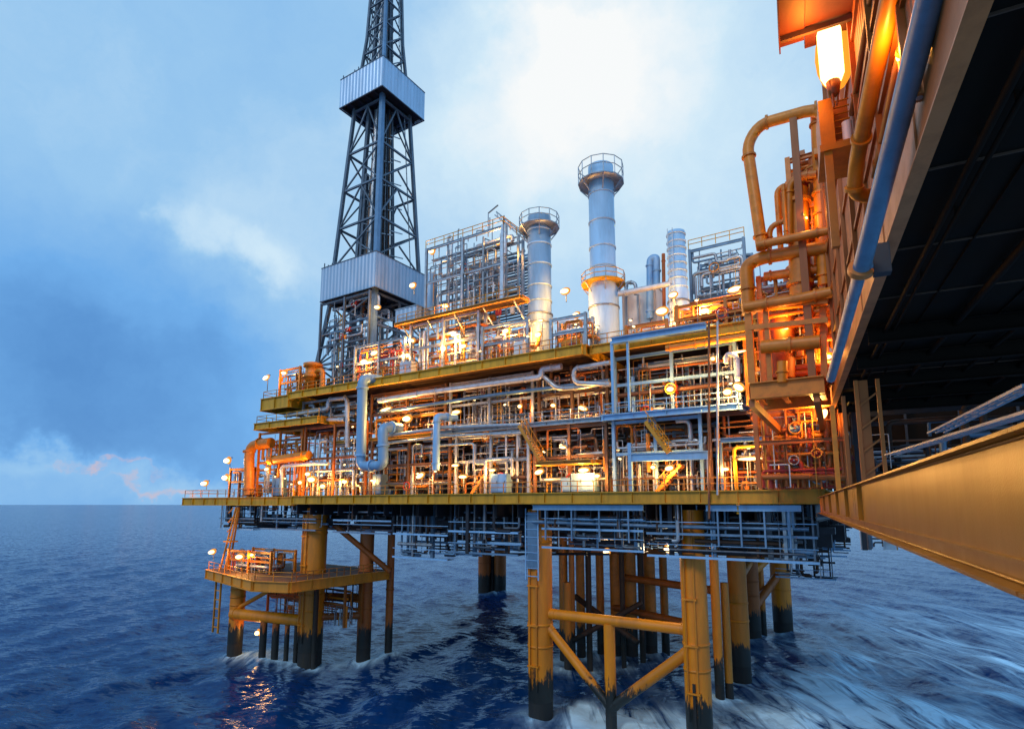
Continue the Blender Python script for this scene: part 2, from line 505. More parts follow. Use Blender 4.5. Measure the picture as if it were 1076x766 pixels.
    L(vm('NORMALIZE', acc), bs.inputs['Normal'])
    me.materials.append(m)
    o = bpy.data.objects.new('sea', me); COL.objects.link(o); o['kind'] = 'structure'


FOAM = [(-9, 1, 6.5, 1.6), (-4, 2, 6, 1.2), (-13.5, 3, 4.5, .9), (0, 6, 7, 1.2), (3, 1, 7, 1.1), (-54, 1, 4, .6), (-64, 0, 4, .4), (6, 12, 9, 1.0), (9, 24, 11, .9), (14, 6, 10, 1.0), (22, 26, 14, .9), (12, 45, 13, .7), (26, 8, 10, .9), (30, 45, 18, .7), (40, 22, 14, .8), (-20, 20, 5, .4), (24, 18, 26, .72), (18, -4, 14, .8), (45, 60, 50, .5), (40, 20, 22, .7)]

# ------------------------------------------------------------------ decks
ZM0, ZM, ZD0, ZD, ZU0, ZU = 22.05, 23.2, 30.2, 30.7, 36.95, 38.0


def deck(name, label, cat, poly, z0, z1, edge_mat, plate_mat=DBR, band=None, step=3.0, group=None):
    """plate with a stiffened edge girder all round; poly counter-clockwise in (s, v)"""
    t = thing(name, label, cat, (poly[0][0], poly[0][1], z0), group)
    n = len(poly)
    cx = sum(p[0] for p in poly) / n; cy = sum(p[1] for p in poly) / n
    inner = [(p[0] + (cx - p[0]) * .004, p[1] + (cy - p[1]) * .01) for p in poly]
    MB().prism(inner, z1 - .25, z1 - .02).build('plate', plate_mat, t)
    for i in range(n):
        a, b_ = Vector((*poly[i], 0)), Vector((*poly[(i + 1) % n], 0))
        L = (b_ - a).length
        if L < .4: continue
        e = (b_ - a).normalized(); o = Vector((e.y, -e.x, 0))
        m = MB()
        m.beam((a.x, a.y, (z0 + z1) / 2), (b_.x, b_.y, (z0 + z1) / 2), .06, z1 - z0 - .2)
        off = o * .14
        m.beam((a.x + off.x, a.y + off.y, z1 - .05), (b_.x + off.x, b_.y + off.y, z1 - .05), .34, .1)
        m.beam((a.x + off.x, a.y + off.y, z0 + .05), (b_.x + off.x, b_.y + off.y, z0 + .05), .34, .1)
        k = max(1, int(L / step))
        for j in range(k + 1):
            p = a + e * min(max(L * j / k, .1), L - .1) + o * .13
            q = p + o * .0
            m.beam((q.x, q.y, z0 + .1), (q.x, q.y, z1 - .1), .05, .22, up=tuple(o))
        m.build('edge_girder', edge_mat, t)
    return t


main_deck = deck('platform_deck', 'long main deck with olive yellow edge girder carried by the yellow legs', 'deck',
                 [(-55, -3), (10, -3), (10, 72), (-74, 72), (-74, 14), (-55, 14)], ZM0, ZM, OLV)
deck('platform_deck', 'narrow yellow deck tip reaching over open sea at far left of the platform', 'deck',
     [(-84, -2.6), (-55.3, -2.6), (-55.3, 8), (-84, 8)], ZM0 - .2, ZM - .1, OLV)
deck('platform_deck', 'upper deck with olive yellow edge below the derrick and short exhaust stack', 'deck',
     [(-57, -3), (-10.2, -3), (-10.2, 22), (-57, 22)], ZU0, ZU, OLV)
deck('platform_deck', 'dull yellow upper deck tip under the two tall lamps above the left end', 'deck',
     [(-64, -2.6), (-57.3, -2.6), (-57.3, 7), (-64, 7)], ZU0 - 1.0, ZU - .2, OLV)
deck('platform_deck', 'orange edged upper deck behind the tall stack and right exhaust pipe', 'deck',
     [(-9.8, -2), (9, -2), (9, 22), (-9.8, 22)], ZU0 + .1, ZU, OLV)
deck('mid_deck', 'narrow walkway deck with grey edge halfway up the process bays', 'deck',
     [(-31, -1.6), (-9, -1.6), (-9, 12), (-31, 12)], ZD0, ZD, STL)
deck('mid_deck', 'dim yellow middle deck behind the hanging blue pipes', 'deck',
     [(-50, -.6), (-31.4, -.6), (-31.4, 12), (-50, 12)], ZD0 + .1, ZD, OLV)
deck('mid_deck', 'blue edged balcony deck in front of the framed bay', 'deck',
     [(-8.5, -2.4), (4.2, -2.4), (4.2, 12), (-8.5, 12)], ZD0 - .1, ZD, BLU)
deck('mid_deck', 'orange and olive tier deck stepping down at left below the lamp tip', 'deck',
     [(-65, -2.8), (-50.4, -2.8), (-50.4, 10), (-65, 10)], 33.1, 34.1, OLV)

# dark rear bulkheads close the open bays
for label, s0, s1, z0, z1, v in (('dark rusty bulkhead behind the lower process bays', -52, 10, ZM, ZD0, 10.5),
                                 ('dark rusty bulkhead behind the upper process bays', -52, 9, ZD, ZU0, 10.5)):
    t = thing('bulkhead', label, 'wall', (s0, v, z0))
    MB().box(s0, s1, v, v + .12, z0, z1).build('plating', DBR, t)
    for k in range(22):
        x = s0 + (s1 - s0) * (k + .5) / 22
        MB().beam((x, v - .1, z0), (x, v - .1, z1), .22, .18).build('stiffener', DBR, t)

# ------------------------------------------------------------------ legs and braces
ZS = 4.3


def leg(label, s, v, r, ztop=21.5, m=YEL2, name='support_column', cat='column', group=None, zs=ZS, rings=True, seg=22):
    t = thing(name, label, cat, (s, v, -3), group)
    zs = min(zs, 2.0)
    FOAM.append((s, v, r + 1.3, .9))
    MB().tube([(s, v, zs), (s, v, ztop)], r, seg).build('shaft', m, t)
    MB().tube([(s, v, -3), (s, v, zs)], r * .985, seg).build('splash_zone', BLK, t)
    if rings:
        for z in (zs + 5.4, zs + 7.6, ztop - 3.5):
            MB().lathe((s, v, z), [(r, -.12), (r + .06, -.12), (r + .06, .12), (r, .12)], seg).build('weld_ring', m, t)
    return t


LA, LB, LC = (-1.1, .3), (-17.3, .3), (-54.5, .8)
legA = leg('thickest yellow leg nearest the camera, under the right part of the deck', *LA, 1.15)
legB = leg('yellow leg with a blue ladder cage at its top, left of the thickest leg', *LB, 1.3)
legC = leg('thick yellow leg passing through the low boat landing at left', *LC, 1.65)
leg('rust orange leg just right of the thick boat landing leg', -49.5, 6.0, 1.0, m=ORD)
leg('slim dark orange leg at the right end of the boat landing', -48.2, 9.6, .55, m=ORD)
leg('yellow leg at the far outer left of the boat landing', -67.5, -2.2, 1.05, 12.0)
leg('far back yellow leg standing alone in the gap, left one of a pair', -72.3, 68, 1.7, m=ORD)
leg('far back thinner orange leg beside its yellow neighbour in the gap', -68.6, 69.5, 1.5, m=ORD)
leg('short dark leg stub between the far back pair of legs', -70.6, 69, .7, 9, m=BLK, rings=False)
leg('yellow leg at far right end of the under deck, beside the hanging pipe cage', -1.9, 58, 1.6)
leg('reddish orange leg just left of the far right yellow leg', -5.0, 48, 1.25, m=ORD)
leg('stout amber leg to the right of the thickest leg', -2.4, 25.2, 1.15)
# conductors: thinner reddish pipes rising in a cluster behind the two front legs
for px, py, w, m in ((593, 696, 9, ORD), (611, 690, 9, ORD), (632, 690, 8, ORD), (648, 692, 10, ORD), (664, 692, 13, ORD), (685, 692, 12, ORD), (700, 690, 8, ORD), (602, 700, 6, ORD), (676, 700, 6, DBR), (620, 702, 6, DBR), (656, 704, 5, DBR)):
    s, v, _ = atz(px, py, 0)
    r = w / 2 * (PLAT.w((s, v, 0)).y) / FPX
    leg('thin dark brown conductor pipe in the cluster between the two front yellow legs' if m is DBR else 'rust orange conductor pipe in the cluster seen between the two front yellow legs', s, v, r, m=ORG if m is ORD else m, name='conductor_pipe', cat='pipe', group='dark conductor pipes between the front legs' if m is DBR else 'conductor pipes between the front legs', rings=False, zs=3.6, seg=14)
for px, py, w, m, top, lab in ((757, 738, 9, YEL2, 21.5, 'slim yellow riser right beside the thickest leg'), (767, 736, 8, YEL, 13.0, 'short capped yellow riser second to the right of the thickest leg'),
                             (744, 735, 7, ORD, 21.5, 'thin orange riser tight against the thickest leg'), (792, 671, 8, ORD, 21.5, 'thin rusty riser beyond the stout amber leg'),
                             (597, 706, 8, YEL2, 11.6, 'short round topped yellow pipe just right of the ladder leg'), (828, 664, 5, ORD, 16, 'thin rusty riser right of the far right yellow leg'),
                             (784, 700, 6, YEL2, 15.5, 'slim yellow riser between stout amber leg and reddish leg'), (803, 668, 6, ORG, 21.5, 'orange riser just left of the far right yellow leg'), (738, 742, 5, DBR, 21.5, 'dark thin riser touching the right side of the thickest leg')):
    s, v, _ = atz(px, py, 0)
    r = w / 2 * (PLAT.w((s, v, 0)).y) / FPX
    leg(lab, s, v, r, top, m=m, name='riser_pipe', cat='pipe', rings=False, zs=4.0, seg=14)
for i, (px, py, top) in enumerate(((275, 695, 6.0), (288, 696, 5.9), (300, 697, 5.8), (310, 698, 5.8), (318, 700, 5.7), (329, 702, 11.0))):
    s, v, _ = atz(px, py, 0)
    leg('thin brown pile standing under the horizontal tube of the boat landing', s, v, .5 if i < 2 else .34, top, m=ORD if i < 3 else DBR, name='landing_pile', cat='pile', group='thin piles under the boat landing', rings=False, zs=4.6, seg=12)


MB().box(LA[0] - .12, LA[0] + .12, LA[1] - 1.32, LA[1] - 1.1, 1.0, 6.4).build('anode', BLK, legA)
for q_, L_ in ((legA, LA), (legB, LB), (legC, LC)):
    rr_ = {legA: 1.15, legB: 1.3, legC: 1.65}[q_]
    for dx_ in (-.5, .35):
        MB().tube([(L_[0] + dx_, L_[1] - rr_ - .12, 3.2), (L_[0] + dx_, L_[1] - rr_ - .12, 21.4)], .09, 8).build('strapped_line', YEL2, q_)
    for z_ in (5.5, 9.5, 13.5, 17.5):
        MB().box(L_[0] - .7, L_[0] + .55, L_[1] - rr_ - .24, L_[1] - rr_ * .8, z_, z_ + .16).build('clamp', YEL2, q_)
build_sea()


def brace(label, p0, p1, r, m=YEL2, dark_to=None):
    t = thing('brace', label, 'brace', p0)
    MB().tube([p0, p1], r, 16, caps=True).build('tube', m, t)
    d = (Vector(p1) - Vector(p0)).normalized()
    for k in (.03, .97):
        c = Vector(p0).lerp(Vector(p1), k)
        MB().tube([c - d * .3, c + d * .3], r * 1.06, 16).build('sleeve', m, t)
    return t


K = (-9.5, .3, 2.6)
brace('long horizontal yellow brace between the ladder leg and the thickest leg', (-16.2, .3, 10.7), (-1.7, .3, 10.7), .52)
brace('yellow diagonal brace falling from the ladder leg into the white water', (-16.3, .3, 9.3), K, .46)
brace('yellow diagonal brace falling leftward from the thickest leg to the dark joint', (-1.7, .3, 8.9), K, .52)
leg('yellow hanging strut below the middle of the long horizontal brace', -9.5, .3, .55, 10.4, name='strut', cat='strut', rings=False, zs=3.6)
brace('mustard horizontal tube joining the outer leg to the thick boat landing leg', (-67.3, -3.0, 6.2), (-54.6, .0, 6.0), .8)
brace('rust red horizontal tube above and behind the boat landing tube', (-66, 2.5, 8.4), (-50.4, 6, 8.6), .62, ORD)
brace('second rusty tube low between the boat landing leg and the orange leg behind', (-53.4, 1.6, 6.4), (-49.8, 5.2, 6.4), .5, ORD)
brace('thin mustard tube slanting up from the outer leg to the landing deck', (-66.8, -2.4, 7.0), (-58, -1.5, 11.1), .3, YEL2)
brace('dark orange diagonal falling right under the landing deck', (-53.0, 2.2, 19.5), (-46, 7.3, 12.5), .4, ORD)
brace('orange horizontal tube between far back pair and the ladder leg', (-68.6, 69.5, 12.2), (-40, 60, 12.2), 1.0, ORD)
brace('yellow cross tube by the far right yellow leg', (-5, 48, 10.8), (-1.9, 58, 14.5), .8, YEL2)
brace('orange lower diagonal between two far right legs', (-5, 48, 5.0), (-1.9, 58, 10.2), .7, ORD)
brace('amber horizontal tube reaching back from the stout amber leg', (-2.4, 26.3, 12.5), (-4.9, 47, 12.5), .6, YEL2)
brace('orange tube running right from the conductors to the thickest leg', (-18, 26, 11.6), (-4, 20, 11.6), .5, ORD)
brace('upper orange tube among the conductors behind the long brace', (-27, 22, 15.2), (-14, 30, 15.2), .55, ORD)
brace('lower dark orange tube among the conductors near the water', (-20, 26.5, 7.2), (-8, 21, 7.2), .5, ORD)
brace('dark slanting tube crossing low behind the yellow strut', (-24, 22, 9), (-14, 20, 4.2), .4, DBR)
brace('dark slanting tube mirrored low behind the yellow strut', (-14, 22, 9), (-23, 19, 3.6), .35, DBR)

# ladder cage on the ladder leg
t = thing('ladder_cage', 'blue grey ladder cage hanging on the yellow leg below the deck', 'ladder', (-17.3, -1.2, 14.5))
for ds in (-.75, .75):
    MB().beam((LB[0] + ds, -1.35, 14.2), (LB[0] + ds, -1.35, 21.6), .12).build('stile', BLU, t)
for k in range(9):
    z = 14.6 + k * .8
    MB().tube([(LB[0] - .75, -1.35, z), (LB[0] + .75, -1.35, z)], .05, 6).build('rung', BLU, t)
MB().box(LB[0] - .6, LB[0] + .6, -1.33, -1.29, 15.4, 21.2).build('backing_plate', BLS, t)
t = thing('ladder', 'rusty ladder hanging beside the outer leg of the boat landing', 'ladder', (-70.4, -4.0, 3.8))
for ds in (0, 1.3):
    MB().beam((-70.4 + ds, -4, 3.4), (-70.4 + ds, -4, 12), .22).build('stile', YEL, t)
for k in range(6):
    MB().beam((-70.4, -4, 4.2 + k * 1.3), (-69.1, -4, 4.2 + k * 1.3), .14).build('rung', YEL, t)

# boat landing
LZ = 12.2
poly = [(-71, -5.2), (-53.5, -9.2), (-48.5, -7.5), (-47.5, 8.5), (-68, 9.5)]
deck('boat_landing', 'low yellow boat landing deck with railing around the left legs', 'deck', poly, LZ - 1.0, LZ + .3, YEL)


def handrail(label, pts, group=None, m=None, h=1.1, step=2.2, name='handrail'):
    m = m or OLV
    t = thing(name, label, 'railing', pts[0], group)
    for q in (h, h * .55):
        for a, b_ in zip(pts[:-1], pts[1:]):
            MB().beam((a[0], a[1], a[2] + q), (b_[0], b_[1], b_[2] + q), .07).build('rail', m, t)
    for a, b_ in zip(pts[:-1], pts[1:]):
        A, B_ = Vector(a), Vector(b_); n = max(1, int((B_ - A).length / step))
        for k in range(n + 1):
            p = A.lerp(B_, k / n)
            MB().beam(p, p + Vector((0, 0, h)), .075, up=(1, 0, 0)).build('post', m, t)
    return t


handrail('yellow railing around the low boat landing', [(p[0] * .999, p[1] + (.2 if p[1] < 0 else -.2), LZ + .3) for p in poly[:4]], m=YEL)
handrail('rusty railing on the back edge of the boat landing', [(-48.0, -7, LZ + .3), (-47.8, 8, LZ + .3)], m=ORD)
handrail('long yellow railing along the front edge of the main deck', [(-54.8, -2.9, ZM), (9.8, -2.9, ZM)], m=YEL, step=1.7)
handrail('yellow railing along the far left deck tip over the sea', [(-83.8, 6, ZM), (-83.8, -2.5, ZM), (-55.6, -2.5, ZM)], m=YEL)
handrail('yellow railing along the upper deck below the stacks', [(-56.8, -2.9, ZU), (-10.4, -2.9, ZU)], m=YEL, step=1.8)
handrail('olive railing on the upper deck tip beside the two tall lamps', [(-63.8, 6.5, ZU - .2), (-63.8, -2.5, ZU - .2), (-57.5, -2.5, ZU - .2)])
handrail('orange railing on the right upper deck by the exhaust pipe', [(-9.6, -1.9, ZU), (8.8, -1.9, ZU)], m=YEL, step=1.5)
handrail('grey railing along the middle walkway', [(-30.8, -1.5, ZD), (-9.2, -1.5, ZD)], m=STL, step=1.6)
handrail('blue railing around the balcony in front of the framed bay', [(-8.4, -.2, ZD), (-8.4, -2.3, ZD), (4.1, -2.3, ZD), (4.1, 1, ZD)], m=BLU, step=1.4)
handrail('olive railing on the left tier deck under the lamp tip', [(-64.8, 8, 34.1), (-64.8, -2.7, 34.1), (-50.6, -2.7, 34.1)])

# ------------------------------------------------------------------ process bays


def vessel(T, c, r, L, axis, m, name='vessel', saddle=True):
    prof = [(0.01, -L / 2 - r * .5), (r * .55, -L / 2 - r * .4), (r * .88, -L / 2 - r * .18), (r, -L / 2), (r, L / 2), (r * .88, L / 2 + r * .18), (r * .55, L / 2 + r * .4), (0.01, L / 2 + r * .5)]
    o = MB().lathe(c, prof, 18, axis).build(name, m, T)
    for k in (-.3, .3):
        cc = list(c); cc['xyz'.index(axis)] += L * k
        MB().lathe(cc, [(r, -.05), (r * 1.05, -.05), (r * 1.05, .05), (r, .05)], 18, axis).build('band', m, o)
    return o


def valve(T, p, r, m, wheel=RED):
    x, y, z = p
    o = MB().lathe(p, [(.02, -r * 1.6), (r * 1.5, -r * 1.6), (r * 1.5, -r * 1.2), (r * .9, -r), (r * 1.1, 0), (r * .9, r), (r * 1.5, r * 1.2), (r * 1.5, r * 1.6), (.02, r * 1.6)], 10, 'x').build('valve', m, T)
    w = MB().ring((x, y - r * 2.4, z), r * 1.7, r * .22, 12, 5, 'y')
    w.tube([(x, y - r * 2.4, z), (x, y, z)], r * .25, 6)
    w.build('handwheel', wheel, o)
    return o


def bay(label, s0, s1, v0, v1, z0, z1, seed, nh=20, nv=14, pal=None, frame=STL, cat='pipework', name='process_bay', floor=True, vessels=1, boxes=3, group=None, trays=1):
    rng = random.Random(seed)
    pal = pal or [STL, LGT, STL, BLU, LGT, ORD, STL, OLV]
    T = thing(name, label, cat, ((s0 + s1) / 2, v0, z0), group)
    W, H, D = s1 - s0, z1 - z0, v1 - v0
    cols = [s0 + .2, s1 - .2] + ([(s0 + s1) / 2] if W > 7 else [])
    for x in cols:
        for y in (v0 + .15, v0 + D * .55):
            MB().ibeam((x, y, z0 + .01), (x, y, z1 - .01), .3, .3, .04).build('column', frame, T)
    for y in (v0 + .15, v0 + D * .55):
        for z in (z1 - .25, z0 + H * .52):
            MB().ibeam((s0 + .36, y, z), (s1 - .36, y, z), .22, .3, .03).build('beam', frame, T)
    nh, nv = min(int(nh * 1.3), 50), min(int(nv * 1.35), 48)
    rs = [.055, .07, .085, .1, .13, .17, .22]
    for k in range(nh):
        r = rng.choice(rs); y = v0 + .4 + (D - .8) * rng.random() ** 1.5
        z = z0 + .3 + (H - .6) * rng.random()
        L = W * rng.uniform(.35, .98); a = s0 + .1 + (W - L) * rng.random(); b_ = a + L
        P = []
        e = rng.random()
        if e < .45:
            P = [(a, y, max(z0, z - rng.uniform(.6, 3.0))), (a, y, z), (b_, y, z)]
        elif e < .6:
            P = [(a, y, min(z1, z + rng.uniform(.6, 2.5))), (a, y, z), (b_, y, z)]
        elif e < .75:
            mz = min(max(z + rng.uniform(-1.5, 1.5), z0 + .2), z1 - .2); mm = a + L * rng.uniform(.3, .7)
            P = [(a, y, z), (mm, y, z), (mm, y, mz), (b_, y, mz)]
        else:
            P = [(a, y, z), (b_, y, z)]
        if rng.random() < .5:
            q = P[-1]
            P.append((q[0], q[1], min(max(q[2] + rng.uniform(-2.8, 1.6), z0), z1)))
        elif rng.random() < .5:
            q = P[-1]; P.append((q[0], min(q[1] + 2, v1), q[2]))
        MB().tube(P, r, 8).build('pipe', rng.choice(pal), T)
        if rng.random() < .3:
            valve(T, ((a + b_) / 2, y, z), r * 1.25 + .03, rng.choice([RED, STL, BLU, YEL]), rng.choice([RED, YEL, STL]))
    for k in range(nv):
        r = rng.choice(rs); x = s0 + .2 + (W - .4) * rng.random(); y = v0 + .3 + (D - .6) * rng.random() ** 1.6
        za = z0 if rng.random() < .7 else z0 + H * rng.random() * .5; zb = za + (z1 - za) * rng.uniform(.35, 1.0)
        P = [(x, y, za), (x, y, zb)]
        if rng.random() < .55:
            P.append((min(max(x + rng.choice((-1, 1)) * rng.uniform(.5, 2.4), s0), s1), y, zb))
            if rng.random() < .5: P.append((P[-1][0], y, max(z0, zb - rng.uniform(.5, 3))))
        MB().tube(P, r, 8).build('pipe', rng.choice(pal), T)
    for k in range(min(34, int(W * 2.6))):                         # thin conduit and instrument lines along the front
        r = rng.choice((.03, .04, .05)); y = v0 + .1 + D * .35 * rng.random(); z = z0 + .2 + (H - .4) * rng.random(); x = s0 + .2 + (W - .4) * rng.random(); L = rng.uniform(.8, W * .5) * rng.choice((-1, 1))
        x1 = min(max(x + L, s0), s1)
        P = rng.choice(([(x, y, z0), (x, y, z), (x1, y, z)], [(x, y, z), (x1, y, z), (x1, y, max(z0, z - rng.uniform(.5, 4)))], [(x, y, z0), (x, y, z)]))
        MB().tube(P, r, 6).build('conduit', rng.choice([LGT, STL, LGT, BRP, YEL, LGT]), T)
    for k in range(vessels):
        r = rng.uniform(.45, .85)
        if rng.random() < .5:
            h = rng.uniform(1.6, min(3.2, H * .6)); vessel(T, (s0 + 1 + (W - 2) * rng.random(), v0 + D * rng.uniform(.3, .7), z0 + h / 2 + r * .5), r, h, 'z', rng.choice([LGT, ORG, STL, WHT]))
        else:
            L = rng.uniform(2, min(4, W * .6)); vessel(T, (s0 + W * rng.uniform(.35, .65), v0 + D * rng.uniform(.3, .7), z0 + r + .3), r, L, 'x', rng.choice([LGT, ORG, STL, BLU]))
    for k in range(boxes):
        w, h = rng.uniform(.4, 1.1), rng.uniform(.5, 1.5); x = s0 + .4 + (W - 1.4) * rng.random(); y = v0 + D * rng.uniform(.1, .5); z = z0 + rng.choice([.0, .0, H * .3 * rng.random()])
        MB().box(x, x + w, y, y + .4, z + .02, z + .02 + h).build('control_box', rng.choice([BLU, STL, WHT, RED, ORG]), T)
    for k in range(trays):
        y = v0 + D * rng.uniform(.1, .6); z = z0 + H * rng.uniform(.55, .92)
        m = MB(); m.box(s0 + .4, s1 - .4, y, y + .04, z, z + .14); m.box(s0 + .4, s1 - .4, y + .5, y + .54, z, z + .14); m.box(s0 + .4, s1 - .4, y + .04, y + .5, z, z + .03)
        m.build('cable_tray', STL, T)
    # ladders of light grating seen as closely set lines
    x = s0 + W * rng.random() * .8; y = v0 + .5
    lm = MB()
    lm.beam((x, y, z0), (x, y, z0 + H * .85), .06); lm.beam((x + .5, y, z0), (x + .5, y, z0 + H * .85), .06)
    for k in range(int(H * .85 / .35)): lm.beam((x, y, z0 + .3 + k * .35), (x + .5, y, z0 + .3 + k * .35), .04)
    lm.build('ladder', rng.choice([OLV, STL]), T)
    return T


WARM = [ORG, ORD, YEL, ORG, STL, ORD, LGT]
MIX = [STL, LGT, STL, BRP, LGT, ORD, DBR, STL, ORG, BRP]
GRY = [STL, BLS, LGT, BRP, BLS, BLU, STL, DBR, ORD]
low = [(1.2, 9.6, 'grey and amber pipework at the right end of the main deck', [STL, ORD, ORG, LGT, BRP], BRP),
       (-8.0, .8, 'pipework under the balcony beside the pale blue beam', MIX, BLU),
       (-17.0, -8.4, 'pipework around the yellow stair and small blue boxes', MIX, BRP),
       (-27.6, -17.4, 'pipework behind the light blue cabinet on the main deck', MIX, STL),
       (-41.5, -28.2, 'dense pipework under the hanging blue U pipe', MIX, BRP),
       (-55.0, -42.2, 'amber lit pipework left of the hanging blue U pipe', [STL, ORG, LGT, ORD, STL], ORD)]
for i, (a, b_, lab, pal, fm) in enumerate(low):
    bay('bay of ' + lab, a, b_, -1.6, 9.5, ZM, ZD0 if a > -50 else 33.0, 11 + i, nh=int(24 + (b_ - a) * 1.1), nv=int(20 + (b_ - a) * .8), pal=pal, frame=fm, vessels=2, boxes=4)
bay('bay of bright orange pipes and columns at the left end of the deck', -66.5, -55.8, -1.2, 7.5, ZM - .1, 33.0, 31, 22, 26, WARM, ORG, vessels=2, boxes=2)
bay('sparse pipe stand at the root of the far left deck tip', -74, -67.2, -1.0, 6, ZM - .1, 27.8, 32, 9, 12, WARM, ORG, vessels=1, boxes=2)
upp = [(-8.2, 3.9, 'blue framed bay of tall pipes above the balcony', GRY, BLU),
       (4.4, 8.9, 'orange lit bay of pipes right of the blue framed bay', WARM, ORG),
       (-17.6, -9.0, 'dim upper bay with a lamp left of the blue framed bay', MIX, DBR),
       (-30.2, -18.0, 'upper bay with an orange vertical pump column', MIX, STL),
       (-44.0, -30.6, 'upper bay glowing yellow right of the hanging blue pipe', [ORD, STL, YEL, BRP, ORG], BRP)]
for i, (a, b_, lab, pal, fm) in enumerate(upp):
    bay(lab, a, b_, -.4 if a > -9 else .4, 9.5, ZD, ZU0, 51 + i, nh=int(18 + (b_ - a) * .9), nv=int(14 + (b_ - a) * .5), pal=pal, frame=fm, vessels=1, boxes=2)
bay('upper bay of pale curved pipes under the left deck corner', -56.6, -44.4, -1.0, 9.5, 34.1, ZU0, 57, 20, 10, [LGT, STL, ORD, LGT], STL, vessels=1, boxes=1)

# big pipes one can follow along the front


def pipe(label, pts, r, m, seg=14, fillet=None, name='pipe', flanges=()):
    t = thing(name, label, 'pipe', pts[0])
    MB().tube(pts, r, seg, fillet).build('run', m, t)
    P = [Vector(p) for p in pts]
    for i, (a, b_) in enumerate(zip(P[:-1], P[1:])):
        d = (b_ - a)
        if d.length < 4 * r: continue
        for k in (.12, .88) if d.length > 10 * r else (.5,):
            c = a + d * k; dn_ = d.normalized()
            MB().tube([c - dn_ * r * .18, c + dn_ * r * .18], r * 1.28, seg).build('flange', m, t)
    return t


def A3(v, *pix):
    return [at(x, y, v) for x, y in pix]


p = A3(-4.2, (381, 397), (379, 490), (403, 489), (402, 448))
p = [(p[0][0] + 1, -2, p[0][2])] + p + [(p[3][0] + .4, -1.5, p[3][2])]
pipe('large pale blue pipe hanging as a U in front of the deck edge', p, .62, BLU, 20, .9)
p = A3(-3.6, (459, 437), (458, 494))
pipe('pale blue upright pipe with a capped top right of the U pipe', [(p[0][0] + .8, -1, p[0][2])] + p, .42, BLU, 16, .6)
pipe('long silver pipe rising rightward under the upper deck edge', A3(-1.6, (398, 421), (445, 413), (569, 396), (569, 388), (590, 385)), .34, LGT, 14)
pipe('dark blue pipe running just below the long silver pipe', A3(-1.2, (400, 433), (520, 415), (640, 400)), .22, BLS, 12)
pipe('looped silver pipe under the right part of the upper deck', A3(-1.8, (641, 381), (603, 387), (603, 402), (641, 404)), .24, LGT, 12)
pipe('grey pipe zigzagging beneath the upper deck near the frame', A3(-1.4, (640, 402), (600, 408), (585, 408), (572, 396)), .26, STL, 12)
pipe('silver twin header pipe along the middle walkway, upper run', A3(-2.6, (405, 458), (470, 449), (548, 446)), .2, LGT, 12)
pipe('silver twin header pipe along the middle walkway, lower run', A3(-2.6, (405, 466), (470, 458), (548, 455)), .17, STL, 12)
pipe('thin grey header with a long drop beside the blue upright pipe', A3(-2.8, (462, 468), (498, 466), (498, 494)), .13, STL, 10)
pipe('white goal shaped pipe standing left of the light blue cabinet', A3(-2.4, (510, 520), (510, 483), (538, 481), (538, 500)), .16, LGT, 10)
pipe('pale pipe snaking under the left upper deck corner', A3(-1.5, (300, 437), (345, 430), (345, 420), (365, 418), (365, 470)), .3, LGT, 12)
pipe('short white curved pipe below the snaking pale pipe', A3(-1.4, (318, 434), (330, 441), (362, 441)), .24, LGT, 12)
pipe('white lit pipe bent over the amber bay at left', A3(-1.9, (296, 520), (296, 490), (330, 487), (345, 487)), .24, LGT, 12)
pipe('orange horizontal header in the bright bay at the left end', A3(-2.0, (283, 484), (325, 478)), .6, ORG, 16)
pipe('thick orange upright with an overhead bend at the left end', A3(-2.2, (262, 520), (262, 468), (285, 465)), .75, ORG, 16)
pipe('white hooked pipe by the bright lamp cluster at right', A3(-3.0, (775, 400), (775, 374), (763, 371), (763, 382)), .2, LGT, 12)
pipe('tall twin riser of weathered steel crossing the balcony, left one', A3(-3.4, (745, 545), (745, 340)), .1, BRP, 10)
pipe('tall twin riser of weathered steel crossing the balcony, right one', A3(-3.4, (754, 520), (754, 338)), .1, STL, 10)
pipe('brown goal shaped pipe at the right end of the main deck', A3(-2.6, (776, 540), (771, 470), (800, 468)), .15, OLV, 10)
pipe('orange pipe reaching left from the orange tower under the deck edge', A3(-2.8, (792, 352), (735, 361), (700, 366)), .3, ORG, 12)
pipe('long bare pipe slung below the main deck, front run', A3(-1.6, (560, 548), (700, 553), (850, 556)), .2, BLS, 10)
pipe('thin drain line slung low across the gap under the deck', A3(6, (470, 572), (474, 582), (640, 582)), .14, DRK, 10)

# pale blue structural beams and the blue roof over the framed bay
t = thing('roof_beam', 'blue painted roof edge beam above the framed bay', 'beam', at(644, 360, -3.1))
p0, p1 = at(643, 359, -3.1), at(742, 343, -3.1)
MB().ibeam(p0, p1, .7, .62, .07).build('flanged_beam', BLU, t)
MB().beam((p0[0], p0[1], p0[2]), (p0[0], p0[1], ZD + .02), .28).build('post', BLU, t)
MB().beam((p0[0] + 1.6, p0[1], p0[2] - .3), (p0[0] + 1.6, p0[1], ZD + .02), .22).build('post', BLU, t)
t = thing('support_beam', 'pale blue horizontal beam on a post above the main deck', 'beam', at(660, 481, -2.6))
p0, p1 = at(660, 481, -2.6), at(746, 478, -2.6)
MB().ibeam(p0, p1, .5, .75, .06).build('flanged_beam', BLU, t)
MB().beam((p0[0] + .2, p0[1], p0[2] + 1.4), (p0[0] + .2, p0[1], ZM + .02), .34).build('post', BLU, t)
MB().beam((p1[0] - .2, p1[1], p1[2] - .38), (p1[0] - .2, p1[1], ZM + .02), .2).build('post', STL, t)
t = thing('support_beam', 'short grey blue beam on thin posts left of the orange tower', 'beam', at(758, 464, -2.8))
